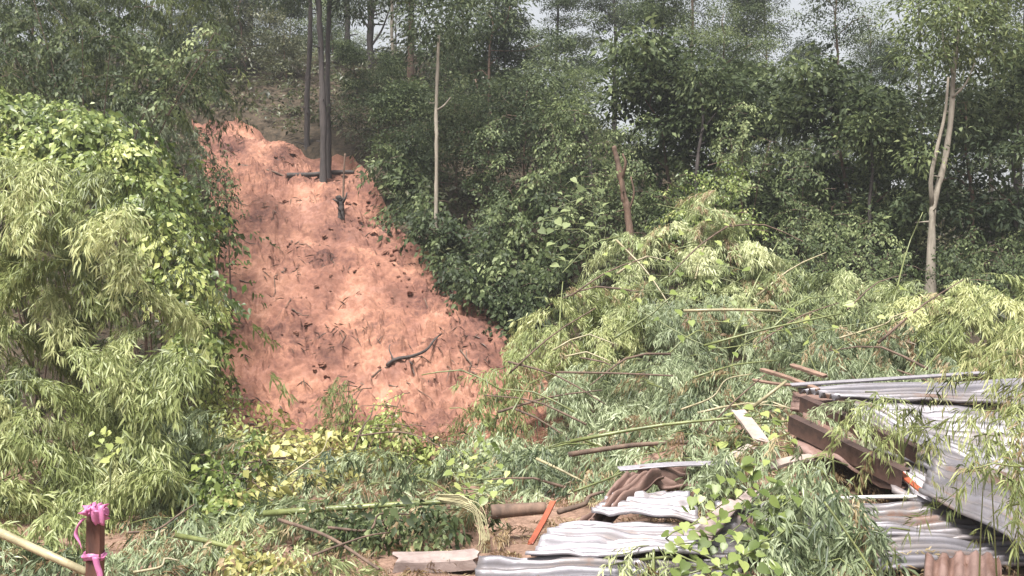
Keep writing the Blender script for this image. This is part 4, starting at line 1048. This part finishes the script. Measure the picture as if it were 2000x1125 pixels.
def pole(name, label, cat, pts, r0, r1, mat, culm=True, group=None, sides=8):
    P = np.array([np.array(p, float) for p in pts])
    base = P.mean(0); base[2] = P[:, 2].min()
    V, Q = culm_tube(P - base, r0, r1, sides=sides) if culm else tube(spline(P, 16) - base, np.linspace(r0, r1, 16), sides)
    return link(name, make_mesh(name, V, Q, M[mat], smooth=True), None, base, label, cat, group)
GC = 'felled bamboo culms'
pole('bamboo_culm', 'long green bamboo culm lying across the foreground', 'bamboo pole', [W(515, 1003, 7.3), W(700, 990, 7.3), W(890, 979, 7.4)], .026, .020, 'culm_green', group=GC)
pole('bamboo_culm', 'short yellow-green culm lying left of the brown stick', 'bamboo pole', [W(345, 1046, 6.7), W(420, 1060, 6.5), W(492, 1082, 6.4)], .020, .014, 'culm_green', group=GC)
pole('dead_stick', 'brown stick slanting down to the bottom edge', 'stick', [W(545, 1015, 7.0), W(640, 1048, 6.6), W(740, 1112, 6.2)], .014, .010, 'twig', False)
pole('bamboo_culm', 'pale bamboo pole slanting in from the lower left edge', 'bamboo pole', [W(-60, 1012, 4.6), W(60, 1068, 4.4), W(170, 1118, 4.3)], .021, .018, 'culm_pale', group=GC)
pole('bamboo_culm', 'upper of two culms leaning above the curled dark sheet', 'bamboo pole', [W(1115, 862, 8.9), W(1280, 832, 8.8), W(1445, 815, 8.8)], .018, .012, 'culm_green', group=GC)
pole('bamboo_culm', 'lower dark culm above the curled dark sheet', 'bamboo pole', [W(1110, 888, 8.4), W(1250, 868, 8.4), W(1395, 862, 8.5)], .024, .016, 'twig', group=GC)
pole('bamboo_culm', 'straight pale culm lying level across the heap', 'bamboo pole', [W(1335, 607, 10.9), W(1430, 605, 10.9), W(1525, 607, 10.9)], .018, .014, 'culm_pale', group=GC)
pole('bamboo_culm', 'thin culm level with the lath ends, left part of the heap', 'bamboo pole', [W(1085, 727, 9.9), W(1200, 729, 9.8), W(1315, 734, 9.7)], .012, .008, 'twig', group=GC)
pole('bamboo_culm', 'thin culm slanting up under the level pale culm', 'bamboo pole', [W(1375, 675, 10.6), W(1500, 642, 10.6), W(1645, 612, 10.7)], .014, .009, 'culm_green', group=GC)
pole('bamboo_culm', 'stub of culm rising to the brown laths', 'bamboo pole', [W(1470, 795, 8.6), W(1500, 772, 8.6), W(1535, 745, 8.7)], .016, .014, 'culm_pale', group=GC)
pole('dead_stick', 'thin reddish twig arching at the scar foot', 'stick', [W(690, 852, 9.8), W(790, 845, 9.7), W(880, 882, 9.4)], .010, .005, 'twig', False)
pole('dead_stick', 'thin stem crossing the bamboo over the lower sheets', 'stick', [W(1610, 980, 5.7), W(1660, 1050, 5.6), W(1720, 1140, 5.5)], .008, .005, 'culm_green', False)
pole('white_pipe', 'thin white pipe lying over the grey sheet', 'pipe', [DP(1605, 975, -.15), DP(1700, 971, -.15), DP(1790, 970, -.15)], .014, .014, 'pvc', False)
pole('log', 'short brown log lying behind the orange-red strip', 'log', [DP(960, 1000, .4), DP(1010, 996, .4), DP(1066, 992, .4)], .055, .045, 'bark_brown', False, sides=10)

GK = 'broken sticks among the felled plants'
kr2 = np.random.default_rng(41)
for lab, x0, y0, x1, y1, d0, d1, r_, mt in [
    ('thin stick crossing the pale leaves left of the grey block', 610, 1085, 760, 1040, 6.3, 6.6, .009, 'twig'),
    ('forked stick under the long green culm', 640, 1030, 800, 1005, 6.9, 7.1, .011, 'twig'),
    ('pale dry stick rising from the yellow leafy branch', 560, 930, 640, 855, 8.6, 8.9, .009, 'culm_pale'),
    ('dark stick rising right of the leaf-tufted sapling', 690, 880, 730, 790, 9.4, 9.6, .010, 'twig'),
    ('dark culm stump behind the orange-red strip', 1090, 1000, 1180, 960, 7.2, 7.4, .022, 'twig'),
    ('thin bare stem slanting over the blue-green plumes', 1120, 960, 1300, 880, 7.8, 8.1, .010, 'culm_green'),
    ('dry stem leaning out of the heap above the tilted board', 1330, 800, 1470, 730, 9.0, 9.2, .010, 'culm_pale'),
    ('bare culm slanting across the middle of the heap', 1200, 660, 1340, 560, 11.4, 11.8, .014, 'culm_green'),
    ('bare stem at the right end of the heap crest', 1640, 660, 1800, 600, 10.6, 10.9, .012, 'culm_pale'),
    ('dark stick poking from the leaves at the lower left clump foot', 250, 1040, 380, 985, 6.9, 7.2, .010, 'twig'),
    ('short pale stick at the bottom edge right of the stake', 260, 1118, 350, 1095, 6.1, 6.2, .010, 'culm_pale'),
]:
    A_, B_ = W(x0, y0, d0), W(x1, y1, d1)
    Cm = (A_ + B_) / 2 + kr2.normal(0, .04, 3); Dm = A_ * .3 + B_ * .7 + kr2.normal(0, .03, 3)
    pole('dead_stick', lab, 'stick', [A_, Cm, Dm, B_], r_, r_ * .5, mt, False, GK, 6)

# bundle of dead straw hanging over the green culm
sr = np.random.default_rng(9)
b0 = W(925, 1090, 7.1); b0[2] = float(G(b0[0], b0[1]))
straw = link('straw_bundle', None, None, b0, 'pale dead straw bent over right of the long culm', 'straw')
for i in range(16):
    o_ = sr.normal(0, 10, 3)
    P = [W(860 + o_[0], 972 + o_[1] * .3, 7.3), W(915 + o_[0] * .6, 982 + o_[1] * .5, 7.2), W(940 + o_[0], 1015 + o_[2], 7.15), W(948 + o_[0] * 1.3, 1055, 7.1), W(945 + o_[0] * 1.8, 1085 + o_[2], 7.08)]
    V, Q = tube(spline(P, 12) - b0, np.linspace(.005, .002, 12), 5)
    link('straw', make_mesh('straw', V, Q, M['straw'], smooth=True), straw)

# ------------------------------------------------------------------ on the scar
def ground_pole(name, label, cat, pix, r0, r1, mat, lift=.03, forks=(), group=None):
    P = np.array([on_ground(*p) + [0, 0, lift] for p in pix])
    lz = np.interp(np.arange(len(P)), [0, len(P) - 1], [P[0, 2], P[-1, 2]])
    P[:, 2] = np.maximum(lz + .25 * (P[:, 2] - lz), P[:, 2] - lift)
    base = P[0].copy()
    o = link(name, None, None, base, label, cat, group)
    V, Q = tube(spline(P, 18) - base, np.linspace(r0, r1, 18), 6)
    link('stem', make_mesh('stem', V, Q, M[mat], smooth=True), o)
    for f in forks:
        P2 = [on_ground(*p) + [0, 0, lift + .06 * i] for i, p in enumerate(f)]
        V, Q = tube(spline(P2, 8) - base, np.linspace(r1 * 1.3, r1 * .6, 8), 5)
        link('fork', make_mesh('fork', V, Q, M[mat], smooth=True), o)
    return o
ground_pole('dead_branch', 'dark crooked dead branch lying on the bare earth', 'branch', [(757, 702), (775, 712), (805, 704), (832, 686), (848, 664), (862, 650)], .035, .010, 'bark_dark', .08,
            forks=[[(770, 712), (760, 696), (762, 690)], [(805, 704), (800, 716), (806, 724)]])
ground_pole('fallen_log', 'thin dark log lying level behind the twin trunks', 'log', [(560, 338), (610, 334), (650, 333), (692, 331)], .06, .045, 'bark_dark', .10)
ground_pole('dead_branch', 'long thin root trailing across the upper scar', 'root', [(440, 318), (480, 325), (530, 332), (560, 336)], .03, .02, 'twig', .03)
trunk_tree('broken_sapling', 'thin snapped sapling right of the twin trunks', [(668, 395, 19.2), (671, 350, 19.2), (673, 300, 19.2)], .025, .018, 'bark_brown', seed=31)
trunk_tree('tree_stump', 'dark splintered stump below the snapped sapling', [(668, 405, 18.8), (666, 395, 18.8), (664, 385, 18.8)], .07, .05, 'bark_dark',
           extra=[([(668, 398, 18.8), (674, 388, 18.7), (678, 376, 18.7)], .03, .012), ([(664, 398, 18.8), (656, 392, 18.7), (650, 389, 18.7)], .03, .012)], seed=32)
# clods and roots, parts of the scar
def clod_mesh(seed):
    r = np.random.default_rng(seed)
    u = np.array([(math.cos(a) * math.cos(e), math.sin(a) * math.cos(e), math.sin(e)) for e in (-.5, .35, 1.0) for a in np.arange(6) * 1.047 + e])
    V = np.vstack([u, [0, 0, 1.0]]) * r.uniform(.7, 1.25, (19, 1)) * [1.2, 1, .7]
    q = np.arange(6); q2 = (q + 1) % 6
    T = [(a, b, b + 6) for a, b in zip(q, q2)] + [(a, b + 6, a + 6) for a, b in zip(q, q2)] + [(a + 6, b + 6, b + 12) for a, b in zip(q, q2)] + [(a + 6, b + 12, a + 12) for a, b in zip(q, q2)] + [(a + 12, b + 12, 18) for a, b in zip(q, q2)]
    return make_mesh('soil_clod', V, np.array(T), M['clod'], smooth=False)
CL = [clod_mesh(k) for k in range(6)]
cr_ = np.random.default_rng(61)
cnt = 0
while cnt < 200:
    j = int(cr_.integers(10, nv - 10)); i = int(cr_.integers(12, nu - 12))
    x, y = SX[i, j], SY[i, j]
    if fbm(np.array(x * .8), np.array(y * .8), 2) < cr_.uniform(.0, .55): continue
    o = bpy.data.objects.new('soil_clod', CL[cnt % 6]); COL.objects.link(o); o.parent = scar
    s = .02 + .055 * cr_.random() ** 3
    o.location = (x, y, float(SZ[i, j]) + s * .2); o.scale = (s, s, s); o.rotation_euler = (cr_.normal(0, .3), cr_.normal(0, .3), cr_.uniform(0, 6.28))
    cnt += 1
for k in range(26):
    j = int(cr_.integers(12, nv - 40)); i = int(cr_.integers(14, nu - 30))
    x, y = SX[i, j], SY[i, j]
    a = cr_.normal(-.9, .6); ln = cr_.uniform(.25, 1.0)
    n = 7
    t = np.linspace(0, 1, n)
    qx = x + np.cos(a) * ln * t + cr_.normal(0, .04, n); qy = y + np.sin(a) * ln * t + cr_.normal(0, .04, n)
    qz = G(qx, qy) + .012 + np.abs(cr_.normal(0, .025, n))
    V, Q = tube(np.stack([qx, qy, qz], -1), np.linspace(.013, .004, n) * cr_.uniform(.7, 1.5), 4)
    link('root', make_mesh('root', V, Q, M['twig'], smooth=True), scar)
# straw and root hairs too fine to pick apart
Lv = Leaves()
m = 5200
ii = cr_.integers(6, nu - 6, m); jj = cr_.integers(4, nv - 4, m)
keep = fbm(SX[ii, jj] * .7 + 9, SY[ii, jj] * 1.5, 3) > cr_.uniform(.08, .42, m)
ii, jj = ii[keep], jj[keep]; m = len(ii)
az = cr_.normal(-1.3, .9, m)
Lv.add(np.stack([SX[ii, jj], SY[ii, jj], SZ[ii, jj] + .015], -1), np.stack([np.cos(az), np.sin(az), cr_.normal(-.35, .25, m)], -1), np.tile([0, 0, 1.], (m, 1)) + cr_.normal(0, .3, (m, 3)), cr_.uniform(.06, .28, m), cr_.uniform(.008, .022, m), cr_.uniform(0, .7, m))
link('root_hairs', Lv.mesh('root_hairs', leaf_mat('root_litter', (.035, .022, .018), (.10, .06, .042), (.24, .17, .10)), O3, True), label='dark root hairs and torn straw strewn over the bare earth', cat='litter', kind='stuff')

# ------------------------------------------------------------------ marker stake with pink ribbon
ST0 = W(181, 1125, 4.0); ST0[2] = float(G(ST0[0], ST0[1])) - .05
ST1 = W(187, 1000, 4.0)
stake = bar('marker_stake', 'dark red-brown wooden stake with pink ribbon at lower left', 'stake', ST0, ST1, .062, .05, 'stake', 21, up=(0, -1, .05), seg=10)
rb = W(180, 1000, 3.97)
ribbon = link('pink_ribbon', None, None, rb, 'crumpled pink plastic ribbon tied to the stake', 'ribbon')
def strip(pts, w, nm, tw=.6):
    c = spline(pts, 14); t = np.linspace(0, 1, 14)
    ang = tw * np.sin(t * 5)
    wv = np.stack([np.cos(ang), np.sin(ang) * .7, .3 * np.sin(t * 7)], -1) * w
    V = np.stack([c - wv / 2, c + wv * .05 + [0, -.004, 0], c + wv / 2], 1).reshape(-1, 3) - rb
    o = link(nm, make_mesh(nm, V, grid_faces(14, 3), M['pink'], smooth=True), ribbon)
    md = o.modifiers.new('thickness', 'SOLIDIFY'); md.thickness = .0015
kr = np.random.default_rng(12)
kc = W(184, 1004, 3.95)
for k in range(9):                  # crumpled loops of the tied tape
    az = k * .75 + kr.normal(0, .3); rd = kr.uniform(.028, .05); lift = kr.uniform(-.02, .045)
    dx, dy = math.cos(az) * rd, math.sin(az) * rd * .7
    sd = kr.normal(0, .018, (3, 3))
    strip([kc, kc + np.array([dx * .6, dy * .6, lift]) + sd[0], kc + np.array([dx, dy, lift * .6 + .012]) + sd[1], kc + np.array([dx * .7, dy * .7, -.012]) + sd[2], kc + np.array([0, 0, -.008])], kr.uniform(.022, .038), 'loop', kr.uniform(.5, 1.6))
strip([W(165, 1012, 3.95), W(153, 1026, 3.94), W(148, 1044, 3.94), W(155, 1060, 3.93), W(160, 1072, 3.93)], .018, 'tail', 1.1)
strip([W(186, 1088, 3.93), W(190, 1105, 3.93), W(195, 1125, 3.93), W(190, 1150, 3.93)], .026, 'tail', .8)
strip([kc, W(196, 985, 3.94), W(203, 977, 3.94)], .03, 'tail', .5)
a_ = np.linspace(0, 2 * math.pi, 15)
bc = W(184, 1085, 4.0)
strip([bc + np.array([math.cos(a) * .042, math.sin(a) * .036, .006 * math.sin(3 * a)]) for a in a_], .02, 'band', 0)
# the band stands upright round the stake
ob = ribbon.children[-1]
V = np.array([bc + np.array([math.cos(a) * .043, math.sin(a) * .038, h + .004 * math.sin(3 * a)]) for a in a_ for h in (-.014, .014)]) - rb
ob.data = make_mesh('band', V, grid_faces(15, 2), M['pink'], smooth=True)

# ------------------------------------------------------------------ damp air
def box_mesh(lo, hi):
    V = np.array([(x, y, z) for x in (lo[0], hi[0]) for y in (lo[1], hi[1]) for z in (lo[2], hi[2])], float)
    Q = np.array([(0, 1, 3, 2), (4, 6, 7, 5), (0, 4, 5, 1), (2, 3, 7, 6), (0, 2, 6, 4), (1, 5, 7, 3)])
    return V, Q
hm = bpy.data.materials.new('damp_air'); hm.use_nodes = True
ht = hm.node_tree
ht.nodes.remove(ht.nodes['Principled BSDF'])
pv = ht.nodes.new('ShaderNodeVolumePrincipled')
pv.inputs['Color'].default_value = (.92, .94, .97, 1); pv.inputs['Density'].default_value = HAZE; pv.inputs['Anisotropy'].default_value = .2
ht.links.new(pv.outputs[0], ht.nodes['Material Output'].inputs['Volume'])
V, Q = box_mesh((-950, -60, -12), (950, 950, 32))
link('haze', make_mesh('haze', V, Q, hm), label='thin damp haze in the air over the whole hillside', cat='haze', kind='stuff')
